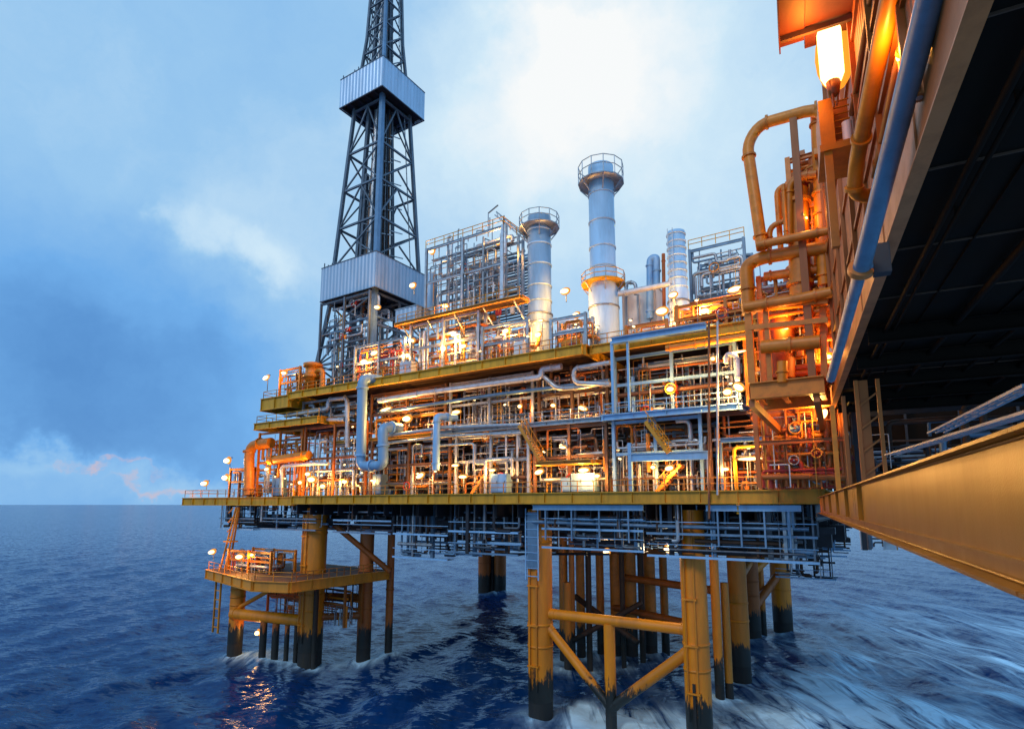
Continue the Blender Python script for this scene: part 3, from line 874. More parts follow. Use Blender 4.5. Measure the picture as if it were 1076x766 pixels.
p0, p1 = at(757, 463, -2.8), at(808, 460, -2.8)
MB().ibeam(p0, p1, .4, .4, .05).build('flanged_beam', BLS, t)
for q in (p0, p1): MB().beam((q[0], q[1], q[2] - .2), (q[0], q[1], ZM + .02), .2).build('post', BLS, t)
for lab, x0, x1, y in (('long sky blue beam under the right end of the main deck', 742, 842, 534.5), ('sky blue beam under the middle of the main deck', 560, 676, 535.5)):
    p0, p1 = at(x0, y, -2.7), at(x1, y, -2.7)
    t = thing('edge_beam', lab, 'beam', p0)
    zc = ZM0 - .36
    MB().ibeam((p0[0], -2.7, zc), (p1[0], -2.7, zc), .4, .5, .06).build('flanged_beam', BLU, t)
    for k in range(4):
        x = p0[0] + (p1[0] - p0[0]) * (k + .5) / 4
        MB().beam((x, -2.7, zc - .25), (x, -2.7, zc - 3.2), .14).build('hanger', BLS, t)

# cabinets
def cabinet(label, px0, px1, py0, v, h, m, base=ZM):
    a, b_ = at(px0, py0, v)[0], at(px1, py0, v)[0]
    t = thing('equipment_cabinet', label, 'cabinet', (a, v, base))
    MB().box(a, b_, v, v + 1.2, base + .12, base + h).build('body', m, t)
    MB().box(a + .05, b_ - .05, v + .05, v + 1.1, base + .0, base + .118).build('plinth', DRK, t)
    n = 2 if b_ - a > 1.5 else 1
    for k in range(n):
        x0 = a + .08 + (b_ - a - .1) * k / n; x1 = a - .02 + (b_ - a - .0) * (k + 1) / n - .06
        d = MB().box(x0, x1, v - .035, v - .003, base + .25, base + h - .12).build('door', m, t)
        MB().box(x1 - .16, x1 - .1, v - .08, v - .036, base + h * .5, base + h * .5 + .3).build('handle', DRK, d)


cabinet('light blue cabinet standing at the middle of the main deck edge', 516, 532, 521, -2.3, 2.1, BLU)
cabinet('wide blue cabinet beneath the lamp right of the yellow stair', 600, 625, 521, -1.9, 1.9, BLU)
cabinet('small blue cabinet just left of the wide blue one', 589, 599, 521, -1.9, 1.5, BLU)
cabinet('dark blue cabinet by the bay at the left end', 285, 293, 523, -2.2, 2.6, BLS)
cabinet('blue grey cabinet low behind the railing under the U pipe', 391, 400, 521, -1.9, 2.6, BLS)
cabinet('pale steel cabinet on the upper deck beneath the derrick', 420, 432, 386, -1.9, 1.9, LGT, ZU)
cabinet('white cabinet on the upper deck at foot of the short stack', 540, 549, 365, -1.9, 1.9, WHT, ZU)

# stairs
def stair(label, p0, p1, w=1.1, m=YEL):
    t = thing('stair', label, 'stairs', p1)
    P0, P1 = Vector(p0), Vector(p1)
    for dy in (0, w):
        MB().beam(P0 + Vector((0, dy, 0)), P1 + Vector((0, dy, 0)), .08, .34).build('stringer', m, t)
        MB().beam(P0 + Vector((0, dy, 1.0)), P1 + Vector((0, dy, 1.0)), .06).build('rail', m, t)
        for k in range(4):
            q = P0.lerp(P1, (k + .5) / 4) + Vector((0, dy, 0))
            MB().beam(q, q + Vector((0, 0, 1.0)), .06).build('baluster', m, t)
    n = max(3, int(abs(P0.z - P1.z) / .28))
    for k in range(n):
        q = P0.lerp(P1, (k + .5) / n)
        MB().box(q.x - .14, q.x + .14, q.y + .05, q.y + w - .05, q.z - .02, q.z + .02).build('tread', STL, t)


a, b_ = at(545, 447, -3.2), at(567, 484, -3.2)
stair('yellow stair falling right from the walkway in the middle of the bays', a, b_)
deck('landing', 'small yellow landing at the foot of the yellow middle stair', 'deck', [(b_[0] - .2, -3.4), (b_[0] + 6.0, -3.4), (b_[0] + 6.0, -1.8), (b_[0] - .2, -1.8)], b_[2] - .5, b_[2] - .1, YEL)
stair('orange stair rising right under the pale blue beam', at(715, 488, -1.9), at(688, 519, -1.9), m=ORG)
stair('amber stair rising right by the lamps left of the light blue cabinet', at(512, 495, -1.2), at(495, 519, -1.2), m=ORG)
stair('olive stair falling right on the balcony below the framed bay', at(678, 443, -2.9), at(702, 476, -2.9), m=OLV)

# ------------------------------------------------------------------ derrick
DC = (-51.5, 8.0)
T = thing('drilling_derrick', 'tall dark steel lattice derrick with two blue grey clad boxes', 'derrick', (DC[0], DC[1], ZU))
hz = [(ZU, 6.6), (53.2, 4.9), (58.8, 4.7), (87.0, 3.15), (100, 2.1), (116, 1.6)]


def hw(z):
    for (z0, h0), (z1, h1) in zip(hz[:-1], hz[1:]):
        if z <= z1: return h0 + (h1 - h0) * (z - z0) / (z1 - z0)
    return hz[-1][1]


CORN = ((-1, -1), (1, -1), (1, 1), (-1, 1))


def dp(c, z, k=1.0):
    return Vector((DC[0] + c[0] * hw(z) * k, DC[1] + c[1] * hw(z) * k, z))


for c in CORN:
    for (z0, _), (z1, _) in zip(hz[:-1], hz[1:]):
        front = c == (1, -1)
        MB().beam(dp(c, z0), dp(c, z1), (.66 if front else .5) if z0 < 80 else .42).build('leg', BLS if front else DRT, T)
levels = [ZU + .3, 43, 48, 53.0, 59, 65.5, 72, 78.5, 86.2, 92.5, 97, 101.5, 106, 110.5, 115.5]
for i in range(len(levels) - 1):
    z0, z1 = levels[i], levels[i + 1]
    for k in range(4):
        a, b_ = CORN[k], CORN[(k + 1) % 4]
        MB().beam(dp(a, z1), dp(b_, z1), .3 if z0 < 80 else .24).build('girt', DRT, T)
        if i in (3, 8): continue
        q = .21 if z0 < 80 else .17
        mid = (dp(a, z1) + dp(b_, z1)) / 2
        if i % 2 == 0 or z0 > 80:
            MB().beam(dp(a, z0), dp(b_, z1), q).build('diagonal', DRT, T)
            MB().beam(dp(b_, z0) + Vector((.03, .03, 0)), (dp(b_, z0) + dp(a, z1)) / 2, q).build('diagonal', DRT, T)
        else:
            MB().beam(dp(a, z0), mid, q).build('diagonal', DRT, T)
            MB().beam(dp(b_, z0), mid, q).build('diagonal', DRT, T)
# guides, pipe racks and ladders inside the tower
rr = random.Random(8)
for k in range(38):
    fx, fy = rr.uniform(-.55, .75), rr.uniform(-.75, .55)
    z0 = rr.choice((ZU, 53, 58.9, 60)); z1 = rr.choice((86, 104, 115, 75))
    a = Vector((DC[0] + fx * hw(z0) * .8, DC[1] + fy * hw(z0) * .8, z0)); b_ = Vector((DC[0] + fx * hw(z1) * .8, DC[1] + fy * hw(z1) * .8, z1))
    if rr.random() < .45: MB().beam(a, b_, rr.uniform(.25, .6)).build('guide_rail', rr.choice([DRK, DRT, DRT]), T)
    else: MB().tube([a, b_], rr.uniform(.09, .2), 8).build('standpipe', rr.choice([DRK, STL, LGT, STL, BRP, DRT]), T)
for (x, y) in ((1.2, -1.6), (-1.4, .4), (.2, 1.2)):
    m = MB(); m.box(DC[0] + x - .22, DC[0] + x + .22, DC[1] + y - .22, DC[1] + y + .22, 59, 86); m.build('pipe_rack', DRK, T)
for c, z0, z1 in (((1, 1), 59, 86), ((1, 1), 91.7, 114), ((-1, -1), 91.7, 114)):
    m = MB(); n = int((z1 - z0) / .9)
    for s_ in (.1, .34):
        m.beam(dp(c, z0, .8) + Vector((s_, -s_ * c[0], 0)), dp(c, z1, .8) + Vector((s_, -s_ * c[0], 0)), .1)
    for k in range(n):
        z = z0 + (z1 - z0) * k / n
        m.beam(dp(c, z, .8) + Vector((-.4, .4, 0)), dp(c, z, .8) + Vector((.7, -.7, 0)), .09)
    m.build('caged_ladder', STL, T)


def clad_box(h, z0, z1, nm):
    m = MB(); w = .14
    for (x0, x1, y0, y1) in ((-h, h, -h, -h + w), (-h, h, h - w, h), (-h, -h + w, -h + w, h - w), (h - w, h, -h + w, h - w)):
        m.box(DC[0] + x0, DC[0] + x1, DC[1] + y0, DC[1] + y1, z0, z1)
    o = m.build(nm, CLAD, T)
    f = MB()
    for k in range(6):
        x = DC[0] - h + .4 + (2 * h - .8) * k / 5
        f.beam((x, DC[1] - h + .2, z0 + .25), (x, DC[1] + h - .2, z0 + .25), .25, .4)
    f.build('floor_joists', DRK, o)
    MB().box(DC[0] - h + .15, DC[0] + h - .15, DC[1] - h + .15, DC[1] + h - .15, z0 + .46, z0 + .54).build('floor', DRK, o)
    for z in (z0 - .04, z1 + .04):
        tr = MB()
        for x0, y0, x1, y1 in ((-h, -h, h, -h), (h, -h, h, h), (h, h, -h, h), (-h, h, -h, -h)):
            tr.beam((DC[0] + x0, DC[1] + y0, z), (DC[0] + x1, DC[1] + y1, z), .16, .1)
        tr.build('trim', DRT, o)
    for k in range(5):
        MB().beam((DC[0] - h + .3 + k * .9, DC[1] - h + .3, z1), (DC[0] - h + .3 + k * .9, DC[1] - h + .3, z1 + rr.uniform(.4, 1.1)), .12).build('stub_post', DRT, o)


clad_box(6.0, 53.3, 58.7, 'lower_clad_box')
clad_box(4.9, 86.6, 91.7, 'upper_clad_box')
for k in range(6):
    zz = 60.5 + k * 4.2
    h = hw(zz) * .62
    m = MB()
    m.beam((DC[0] + .2, DC[1] - h, zz), (DC[0] + h, DC[1] + h * .2, zz), .16); m.beam((DC[0] - h * .2, DC[1] - h, zz + 1.5), (DC[0] + h, DC[1] + h, zz + 1.1), .14)
    m.build('catwalk_beam', STL, T)
bay('substructure of blue grey beams and pipes under the lower derrick box', -57, -46, 1.6, 13, ZU, 52.8, 77, 34, 26, [STL, LGT, BLS, STL, DRT], DRT, vessels=2, boxes=5)

# ------------------------------------------------------------------ exhaust stacks
def stack(label, s, v, r, z0, z1, rb, zb, bands, gallery=None, mid=None):
    T = thing('exhaust_stack', label, 'stack', (s, v, z0))
    MB().lathe((s, v, 0), [(rb, z0), (rb, zb - .3), (r, zb), (r, z1), (r * .86, z1), (r * .84, z1 - 1.5)], 32).build('shell', STK, T)
    for z in bands:
        q = rb if z < zb else r
        MB().lathe((s, v, z), [(q, -.1), (q + .09, -.08), (q + .09, .08), (q, .1)], 32).build('band', STK if z > zb else STL, T)
    MB().lathe((s, v, z1 - .02), [(.01, -.8), (r * .85, -.8)], 24).build('flue_mouth', DRK, T)
    for zg, R, hgt in ([gallery] if gallery else []) + ([mid] if mid else []):
        o = MB().lathe((s, v, zg), [((r if zg > zb else rb) + .02, 0), (R, 0), (R, .14), ((r if zg > zb else rb) + .02, .14)], 12).build('gallery', OLV if mid and zg == mid[0] else STL, T)
        rl = MB()
        for q in (hgt, hgt * .55): rl.ring((s, v, zg + q), R - .06, .05, 12, 5)
        rl.build('railing', OLV if mid and zg == mid[0] else STL, o)
        for k in range(12):
            a = 2 * math.pi * k / 12; cx, cy = s + (R - .06) * math.cos(a), v + (R - .06) * math.sin(a)
            MB().beam((cx, cy, zg), (cx, cy, zg + hgt), .08, up=(1, 0, 0)).build('post', STL, o)
            if k % 2 == 0:
                rr_ = (r if zg > zb else rb)
                MB().beam((cx, cy, zg), (s + rr_ * math.cos(a), v + rr_ * math.sin(a), zg - 1.3), .12).build('bracket', STL, o)
    m = MB(); x = s - r * .55; y = v - r - .35
    for d in (0, .5): m.beam((x + d, y, z0), (x + d, y, z1), .07)
    for k in range(int((z1 - z0) / .6)): m.beam((x, y, z0 + .3 + k * .6), (x + .5, y, z0 + .3 + k * .6), .05)
    if not gallery: m.build('ladder', STL, T)
    return T


def ztop(px, py, v): return at(px, py, v)[2]


v1 = 3.5
stack('shorter round exhaust stack with a railed crown, left of the tall stack', at(567, 300, v1)[0], v1, 1.42, ZU, ztop(567, 229, v1), 1.52, ztop(567, 330, v1),
      [ztop(567, y, v1) for y in (244, 259, 280, 302, 318, 332, 341)], (ztop(567, 241, v1), 2.5, 1.6))
stack('tallest exhaust stack with octagonal gallery at the top and a second gallery low', at(633, 260, v1)[0], v1, 1.45, ZU, ztop(632, 176, v1), 1.68, ztop(633, 302, v1),
      [ztop(632, y, v1) for y in (192, 206, 235, 262, 283, 325)], (ztop(632, 194, v1), 2.65, 2.2), (ztop(633, 300, v1), 2.5, 1.2))
stack('slim banded exhaust pipe without gallery, right of the white tank wall', at(712, 290, v1)[0], v1, .92, ZU, ztop(712, 244, v1), 1.08, ztop(712, 305, v1),
      [ztop(712, y, v1) for y in (247, 255, 262, 270, 278, 286, 294, 303, 318, 330)])

# white tank wall between the stacks
a, b_ = at(654, 330, 6), at(690, 330, 6)
t = thing('white_tank', 'plain white square tank wall between the tall stack and the slim exhaust', 'tank', (a[0], 6, ZU))
zt = ztop(654, 308, 6)
MB().box(a[0], b_[0], 6, 9, ZU, zt).build('shell', WHT, t)
MB().box(a[0] - .1, b_[0] + .1, 5.9, 9.1, zt + .003, zt + .15).build('lid', STL, t)
for k in range(3):
    x = a[0] + (b_[0] - a[0]) * (k + .5) / 3
    MB().tube([(x, 5.8, ZU), (x, 5.8, zt - .6), (x, 6.1, zt - .6)], .08, 8).build('vent_pipe', STL, t)

# ------------------------------------------------------------------ top side equipment
bay('orange lit low pipework on the upper deck under the derrick right side', -45.5, -36, -1.5, 6, ZU, 43.5, 81, 22, 22, [ORG, STL, LGT, RED, STL, ORD], STL, vessels=2, boxes=5)
bay('lamp lit pipe stand below the grating ledge on the upper deck', -35.8, -24.6, -1.0, 7, ZU, 45.0, 82, 26, 24, [STL, ORD, LGT, STL, ORG], STL, vessels=2, boxes=4)
bay('low amber pipework between the short and tall stacks', -15.0, -10.5, -1.4, 2.2, ZU, 42.0, 83, 12, 12, WARM, STL, vessels=1, boxes=2)
bay('low pipes in front of the short stack', -24.4, -17.8, -1.0, 5, ZU, 42.8, 84, 16, 16, [STL, ORG, LGT, ORD], STL, vessels=1, boxes=3)
bay('low pipes right of the tall stack in front of the white tank', -7.0, -2.4, 0, 4.5, ZU, 40.2, 85, 10, 8, WARM, ORG, vessels=1, boxes=1)
bay('orange lit pipes at foot of the slim exhaust', -1.6, 7.8, -.4, 3, ZU, 41.2, 86, 16, 14, WARM, ORG, vessels=1, boxes=2)
bay('bay of pipes standing left of the upper deck against the derrick foot', -62.5, -57.4, -1, 5, ZU - .2, 42.5, 87, 8, 12, WARM, ORG, vessels=2, boxes=1)
L0, L1 = at(443, 345, -1.2), at(556, 313, -1.2)
zl = 45.4
deck('grating_ledge', 'narrow amber grating ledge carrying the open framed module', 'deck', [(-37.8, -1.4), (-18.6, -1.4), (-18.6, .1), (-37.8, .1)], zl - .36, zl, YEL)
for k_ in range(5):
    x_ = -36.8 + k_ * 4.3
    MB().beam((x_, -1.2, zl - .4), (x_ + .6, .3, zl - 2.6), .14).build('knee_brace', STL, bpy.data.objects['grating_ledge'])
handrail('amber railing along the ledge under the open framed module', [(-37.6, -1.3, zl), (-18.8, -1.3, zl)], m=YEL, step=1.5)
bay('open framed module of blue grey pipes standing on the amber ledge', -34.5, -22.0, .2, 9, zl, 55.6, 91, 34, 26, [STL, BLS, LGT, STL, BLS, DRT], LGT, vessels=3, boxes=4, trays=3)
T = thing('slatted_screen', 'dark slatted wall inside the open framed module', 'wall', (-34.3, 8.0, zl))
for k in range(24):
    MB().box(-34.3, -22.2, 8.6, 8.7, zl + .1 + k * .42, zl + .36 + k * .42).build('slat', BLS, T)
c = at(457, 328, .5)
t = thing('container', 'small blue grey ribbed container at left end of the amber ledge', 'container', (c[0], -.6, zl))
MB().box(-38.5, -34.8, -.8, 2, zl + .01, zl + 2.1).build('body', CLAD, t)
MB().box(-38.6, -34.7, -.9, 2.1, zl + 2.103, zl + 2.2).build('lid', STL, t)
t = thing('tall_vessel', 'upright blue grey cylinder beside the open framed module', 'vessel', (-35.3, 2.4, zl))
vessel(t, (-35.3, 2.6, zl + 4.2), .8, 6.6, 'z', BLU, 'shell')
# crane like boom, hoops and small masts on the module roof
t = thing('boom', 'slanting lattice boom rising left above the open framed module', 'boom', (-19.6, 4, 53))
q0, q1 = at(520, 226, 4), at(556, 256, 4)
for dv, dz in ((0, 0), (.7, 0), (.35, .6)):
    MB().beam((q0[0], q0[1] + dv, q0[2] + dz), (q1[0], q1[1] + dv, q1[2] + dz), .16).build('chord', STL, t)
for k in range(9):
    A_, B_ = Vector(q0).lerp(Vector(q1), k / 9), Vector(q0).lerp(Vector(q1), (k + 1) / 9)
    MB().beam(A_ + Vector((0, .35, .6)), B_, .07).build('lacing', STL, t)
for px in (532, 545):
    q = at(px, 300, 4)
    zz = q0[2] + (q1[2] - q0[2]) * (px - 520) / 36
    MB().beam((q[0], 4, zl + .2), (q[0], 4, zz), .24).build('mast', STL, t)
for lab, px, py0, py1, w in (('tall narrow hoop pipe on top of the framed module', 471, 249, 283, 4), ('low bent pipe on the framed module roof, left of the boom', 498, 268, 292, 12), ('low wide hoop pipe beside the boom foot', 512, 262, 283, 9)):
    a, b_, c = at(px, py1, 3), at(px, py0, 3), at(px + w, py0, 3)
    pipe(lab, [a, b_, c, (c[0], 3, a[2])], .17, STL, 10)
rr = random.Random(5)
T = thing('roof_antennas', 'cluster of thin masts and brackets on the framed module roof', 'antenna', (-28, 3, 55.6))
for k in range(14):
    x = -34 + 12.5 * k / 13; y = rr.uniform(.6, 7); h = rr.uniform(.8, 3.2)
    MB().beam((x, y, 55.45), (x, y, 55.5 + h), .1).build('mast', rr.choice([STL, DRT, OLV]), T)
    if k % 2: MB().beam((x, y, 55.5 + h), (x + rr.uniform(-1.6, 1.6), y, 55.5 + h + rr.uniform(-.6, .8)), .13).build('bracket', rr.choice([STL, DRT]), T)
handrail('olive railing along the roof of the open framed module', [(-34.4, .3, 55.5), (-22.1, .3, 55.5), (-22.1, 8, 55.5)], m=OLV, step=1.5)
# orange vessel tower at left end of upper deck
t = thing('pump_column', 'rust orange column with stacked flanges left of the derrick foot', 'column', at(328, 405, -1.6))
q = at(328, 405, -1.6)
MB().lathe((q[0], -1.6, 0), [(.01, ZU - .2), (1.0, ZU - .2), (1.0, 40), (1.3, 40), (1.3, 40.4), (1.0, 40.4), (1.0, 41.6), (1.35, 41.6), (1.35, 42.1), (.7, 42.3), (.01, 42.3)], 20).build('body', ORG, t)
MB().tube([(q[0] + .8, -1.6, 41), (q[0] + 2.2, -1.6, 41), (q[0] + 2.2, -1.6, 38)], .35, 12).build('outlet_pipe', ORG, t)

# right rear modules
za, zb = at(724, 334, 9)[2], at(724, 262, 9)[2]
s0, s1 = at(724, 300, 9)[0], at(786, 300, 9)[0]
bay('bluish open module far right behind the slim exhaust', s0, s1, 9, 18, ZU, zb, 95, 34, 22, [STL, BLS, LGT, BLS, STL], BLS, vessels=2, boxes=4, trays=3)
handrail('olive railing on the roof of the bluish right module', [(s0 + .1, 9.1, zb), (s1 - .1, 9.1, zb)], m=OLV, step=1.4)
deck('grating_ledge', 'amber ledge halfway up the bluish right module', 'deck', [(s0 - .3, 7.6), (s1 + 1, 7.6), (s1 + 1, 8.8), (s0 - .3, 8.8)], zb - 7.4, zb - 6.9, ORG)
a = at(684, 270, 5)
pipe('pale tapering pipe loop left of the slim exhaust', [at(683, 335, 5), at(683, 272, 5), at(690, 270, 5), at(690, 300, 5)], .38, BLU, 12)
pipe('thin rusty mast pipe between pale loop and slim exhaust', [at(698, 330, 5), at(697, 267, 5)], .2, ORD, 8)
pipe('small silver hook pipe on the upper deck right of the tall stack', [at(658, 305, 4), at(658, 297, 4), at(668, 297, 4), at(668, 310, 4)], .2, STL, 10)
pipe('long silver duct bridging from the tall stack to the slim exhaust', [at(650, 309, 3), at(715, 296, 3)], .3, LGT, 12)

# ------------------------------------------------------------------ under the deck
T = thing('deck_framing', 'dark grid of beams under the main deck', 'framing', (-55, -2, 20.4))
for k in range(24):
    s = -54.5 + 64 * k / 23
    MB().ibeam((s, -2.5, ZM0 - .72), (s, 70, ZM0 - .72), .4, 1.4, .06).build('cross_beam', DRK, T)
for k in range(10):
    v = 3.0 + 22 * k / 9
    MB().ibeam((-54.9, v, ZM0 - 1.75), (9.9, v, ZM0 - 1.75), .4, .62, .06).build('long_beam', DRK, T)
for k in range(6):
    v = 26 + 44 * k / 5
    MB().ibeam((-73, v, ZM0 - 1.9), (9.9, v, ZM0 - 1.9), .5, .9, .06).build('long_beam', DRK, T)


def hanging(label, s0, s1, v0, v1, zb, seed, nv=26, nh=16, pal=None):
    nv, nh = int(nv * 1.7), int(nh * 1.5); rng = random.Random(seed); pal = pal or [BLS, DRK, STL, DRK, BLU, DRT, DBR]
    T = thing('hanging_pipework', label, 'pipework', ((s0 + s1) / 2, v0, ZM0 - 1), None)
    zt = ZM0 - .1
    levels = [zb + .1, zb + (zt - zb) * .45]
    for z in levels:
        for y in (v0, (v0 + v1) / 2):
            MB().beam((s0, y, z), (s1, y, z), .16, .2).build('walkway_edge', rng.choice([BLU, BLS]), T)
        MB().box(s0 + .05, s1 - .05, v0 + .1, v0 + 1.2, z - .06, z - .01).build('walkway_grating', DRK, T)
        MB().beam((s0, v0, z + 1.05), (s1, v0, z + 1.05), .07).build('rail', BLU, T)
    for k in range(nv):
        x = s0 + (s1 - s0) * rng.random(); y = v0 + (v1 - v0) * rng.random() ** 1.4
        zl_ = zb + (zt - zb) * rng.choice((0, 0, .45, .3, .6)); r = rng.choice((.05, .07, .09, .13, .2))
        if rng.random() < .5: MB().beam((x, y, zt), (x, y, zl_), r * 2).build('hanger', rng.choice(pal), T)
        else:
            P = [(x, y, zt), (x, y, zl_ + rng.random()), (min(max(x + rng.uniform(-3, 3), s0), s1), y, zl_ + rng.random())]
            P[2] = (P[2][0], y, P[1][2]); MB().tube(P, r, 7).build('pipe', rng.choice(pal), T)
    for k in range(nh):
        y = v0 + (v1 - v0) * rng.random(); z = zb + (zt - zb) * rng.random(); L = (s1 - s0) * rng.uniform(.4, 1); a = s0 + (s1 - s0 - L) * rng.random()
        MB().tube([(a, y, z), (a + L, y, z)], rng.choice((.07, .1, .14, .2)), 7).build('pipe', rng.choice(pal), T)
    for k in range(7):
        x = s0 + (s1 - s0) * rng.random(); w = rng.uniform(.8, 2.6); z = zb + .8 + (zt - zb) * rng.random() * .6; y = v0 + (v1 - v0) * rng.uniform(.2, .8)
        MB().box(x, x + w, y, y + 1, z, z + rng.uniform(.5, 1.5)).build('junction_box', rng.choice([DRK, BLS, DRK]), T)
    for k in range(3):
        y = v0 + (v1 - v0) * (k + 1) / 3.2
        MB().ibeam((s0, y, zt - 2.4 - .5 * k), (s1, y, zt - 2.4 - .5 * k), .4, 1.0, .05).build('bearer', DRK, T)
    return T


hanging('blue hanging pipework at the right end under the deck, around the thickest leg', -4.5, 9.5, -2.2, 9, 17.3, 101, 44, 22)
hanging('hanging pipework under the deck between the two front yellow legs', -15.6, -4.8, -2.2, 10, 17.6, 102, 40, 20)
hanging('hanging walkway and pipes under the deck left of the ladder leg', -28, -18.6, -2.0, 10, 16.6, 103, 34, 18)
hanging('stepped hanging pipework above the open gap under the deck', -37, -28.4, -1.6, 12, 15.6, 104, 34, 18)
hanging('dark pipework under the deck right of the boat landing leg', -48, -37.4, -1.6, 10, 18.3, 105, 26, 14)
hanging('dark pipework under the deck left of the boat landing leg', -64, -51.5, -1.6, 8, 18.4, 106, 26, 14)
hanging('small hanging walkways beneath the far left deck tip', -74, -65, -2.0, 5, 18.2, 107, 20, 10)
hanging('far hanging pipe cage by the far right yellow leg', -4, 9.6, 36, 60, 15.0, 108, 36, 18)
hanging('far hanging pipework behind the conductors', -34, -6, 40, 62, 15.8, 109, 44, 22)
hanging('far hanging pipework above the pair of lonely legs', -72, -36, 52, 70, 14.8, 110, 50, 22)
hanging('thin hanging pipe cage dangling low at the far right', 1.5, 8.5, 30, 36, 12.5, 111, 22, 6)

# boat landing fittings
bay('low maintenance frame with rails hung under the boat landing', -66, -48.6, 1.5, 7.5, 5.4, 11.1, 122, 14, 16, [ORD, ORG, DBR, STL, BRP], ORD, vessels=0, boxes=2, trays=0)
bay('small machinery and posts on the low boat landing', -67.5, -57, -4.4, 3, LZ + .3, 15.6, 121, 7, 12, [STL, DRT, ORG, LGT, RED], ORG, vessels=2, boxes=4, trays=0)
T = thing('lamp_mast', 'yellow lattice mast rising from the boat landing to the deck tip', 'mast', (-69.8, -3.6, LZ + .3))
for dx, dy in ((0, 0), (1.2, 0), (.6, 1.0)):
    MB().beam((-69.9 + dx, -3.8 + dy, LZ + .3), (-69.0 + dx * .4, -2.5 + dy * .4, 21.6), .2).build('chord', YEL, T)
for k in range(6):
    z = LZ + 1.5 + k * 1.4
    MB().beam((-69.6, -3.3, z), (-68.6, -3.2, z + .8), .12).build('lacing', YEL, T)
MB().box(-70, -68.4, -3.6, -2.2, 16.4, 16.6).build('rest_platform', YEL, T)

# ------------------------------------------------------------------ orange pipe tower on the right
VT = -16.0


def O(px, py, dv=0.0): return at(px, py, VT + dv)


zt0 = O(785, 412)[2]
OT = thing('pipe_support_tower', 'near orange steel tower frame carrying fat orange pipes at right', 'steel frame', (O(785, 412)[0], VT, zt0))
sL, sR = O(786, 400)[0], O(866, 400)[0]
for v in (VT, VT + 5):
    MB().ibeam((sL + .1, v, zt0), (sR, v, zt0), .6, 1.05, .07).build('floor_beam', ORG, OT)
    MB().beam((sL + .25, v, zt0 + .53), (sL + .25, v, O(785, 330)[2]), .42).build('column', ORG, OT)
    MB().beam((sR - .6, v, zt0 + .53), (sR - .6, v, 47), .42).build('column', ORD, OT)
    MB().beam((sL + 1.3, v, zt0 + .53), (sL + 1.3, v, O(785, 330)[2]), .3).build('column', ORG, OT)
for x in (sL + .3, sL + 1.8, sL + 3.4, sR - .3):
    MB().ibeam((x, VT + .31, zt0 + .1), (x, VT + 4.7, zt0 + .1), .3, .7, .05).build('cross_beam', ORD, OT)
MB().box(sL + .1, sR, VT + .1, VT + 5, zt0 + .54, zt0 + .6).build('floor_grating', ORD, OT)
for y in (325, 345):
    MB().beam(O(789, y), O(870, y - 8), .5, .32).build('floor_beam', ORG, OT)
MB().beam(O(790, 424), (sL + 1.0, VT + 13, zt0 - 2.3), .35, .5).build('knee_brace', ORD, OT)
MB().beam(O(858, 418), (sR - 1.0, VT + 13, zt0 - 2.3), .35, .5).build('knee_brace', ORD, OT)
MB().beam((O(858, 300)[0], VT + .6, zt0 + .5), (O(860, 165)[0], VT + .6, O(860, 165)[2]), .36).build('column', ORG, OT)
MB().beam((O(884, 300)[0], VT + .8, zt0 + .5), (O(884, 165)[0], VT + .8, O(884, 165)[2]), .42).build('column', ORD, OT)
MB().box(O(856, 165)[0], O(905, 165)[0], VT - .4, VT + 2.6, O(856, 166)[2], O(856, 160)[2]).build('upper_platform', ORG, OT)

for lab, pts, r in (
        ('huge orange pipe loop arching up against the sky', [O(801, 262), O(785, 152), O(798, 131), O(866, 112), O(868, 165)], .36),
        ('orange elbow pipe turning down at upper left corner of the tower', [O(880, 258, .3), O(800, 271, .3), O(784, 279, .3), O(787, 330, .3)], .42),
        ('fat orange pipe across the tower just above its second floor', [O(782, 323, -.4), O(830, 316, -.4), O(884, 305, -.4)], .33),
        ('thick short orange pipe crossing low in the tower', [O(800, 365, -.3), O(862, 359, -.3)], .42),
        ('long orange pipe crossing behind the loop foot', [O(795, 258, -.6), O(868, 243, -.6), O(905, 237, -.6)], .26),
        ('fat vertical orange pipe in the middle of the tower', [O(841, 312, .8), O(838, 200, .8)], .62),
        ('tall vertical orange pipe right of the loop top', [O(866, 300, .6), O(862, 215, .6), O(858, 120, .6)], .36),
        ('orange hook pipe with its bend beside the middle pipe', [O(829, 255, .2), O(829, 196, .2), O(838, 186, .2), O(858, 183, .2)], .26),
        ('small orange hooked pipe left of the middle pipe', [O(808, 262, .4), O(809, 238, .4), O(826, 232, .4)], .18),
        ('thin orange spike pipe left of the hook pipe', [O(826, 250, -.1), O(823, 194, -.1)], .12),
        ('orange cross pipe behind the elbow pipe', [O(803, 291, 1.2), O(860, 283, 1.2)], .3),
        ('orange cross pipe low beneath the elbow pipe', [O(815, 302, 1.8), O(870, 290, 1.8)], .24),
        ('rust coloured upright vessel pipe standing on the tower floor', [O(822, 398, 1.5), O(822, 330, 1.5)], .75),
        ('short amber pump barrel standing on the tower floor', [O(822, 402, -.1), O(822, 380, -.1)], .3)):
    pipe(lab, pts, r, ORG if 'rust' not in lab else ORD, 18, fillet=r * 3.2)
bay('dense small orange pipework inside the near tower', sL + .6, sR + .9, VT + 1.2, VT + 5.5, zt0 + .62, 37.0, 131, 30, 26, [ORG, ORD, ORG, ORD, YEL, STL], ORG, vessels=1, boxes=3)
bay('upper orange pipework of the near tower against the sky', O(828, 250)[0], O(912, 250)[0], VT + .8, VT + 4.5, 37.0, 44.5, 132, 26, 22, [ORG, ORD, ORG, STL, ORD, LGT], ORG, vessels=1, boxes=3)
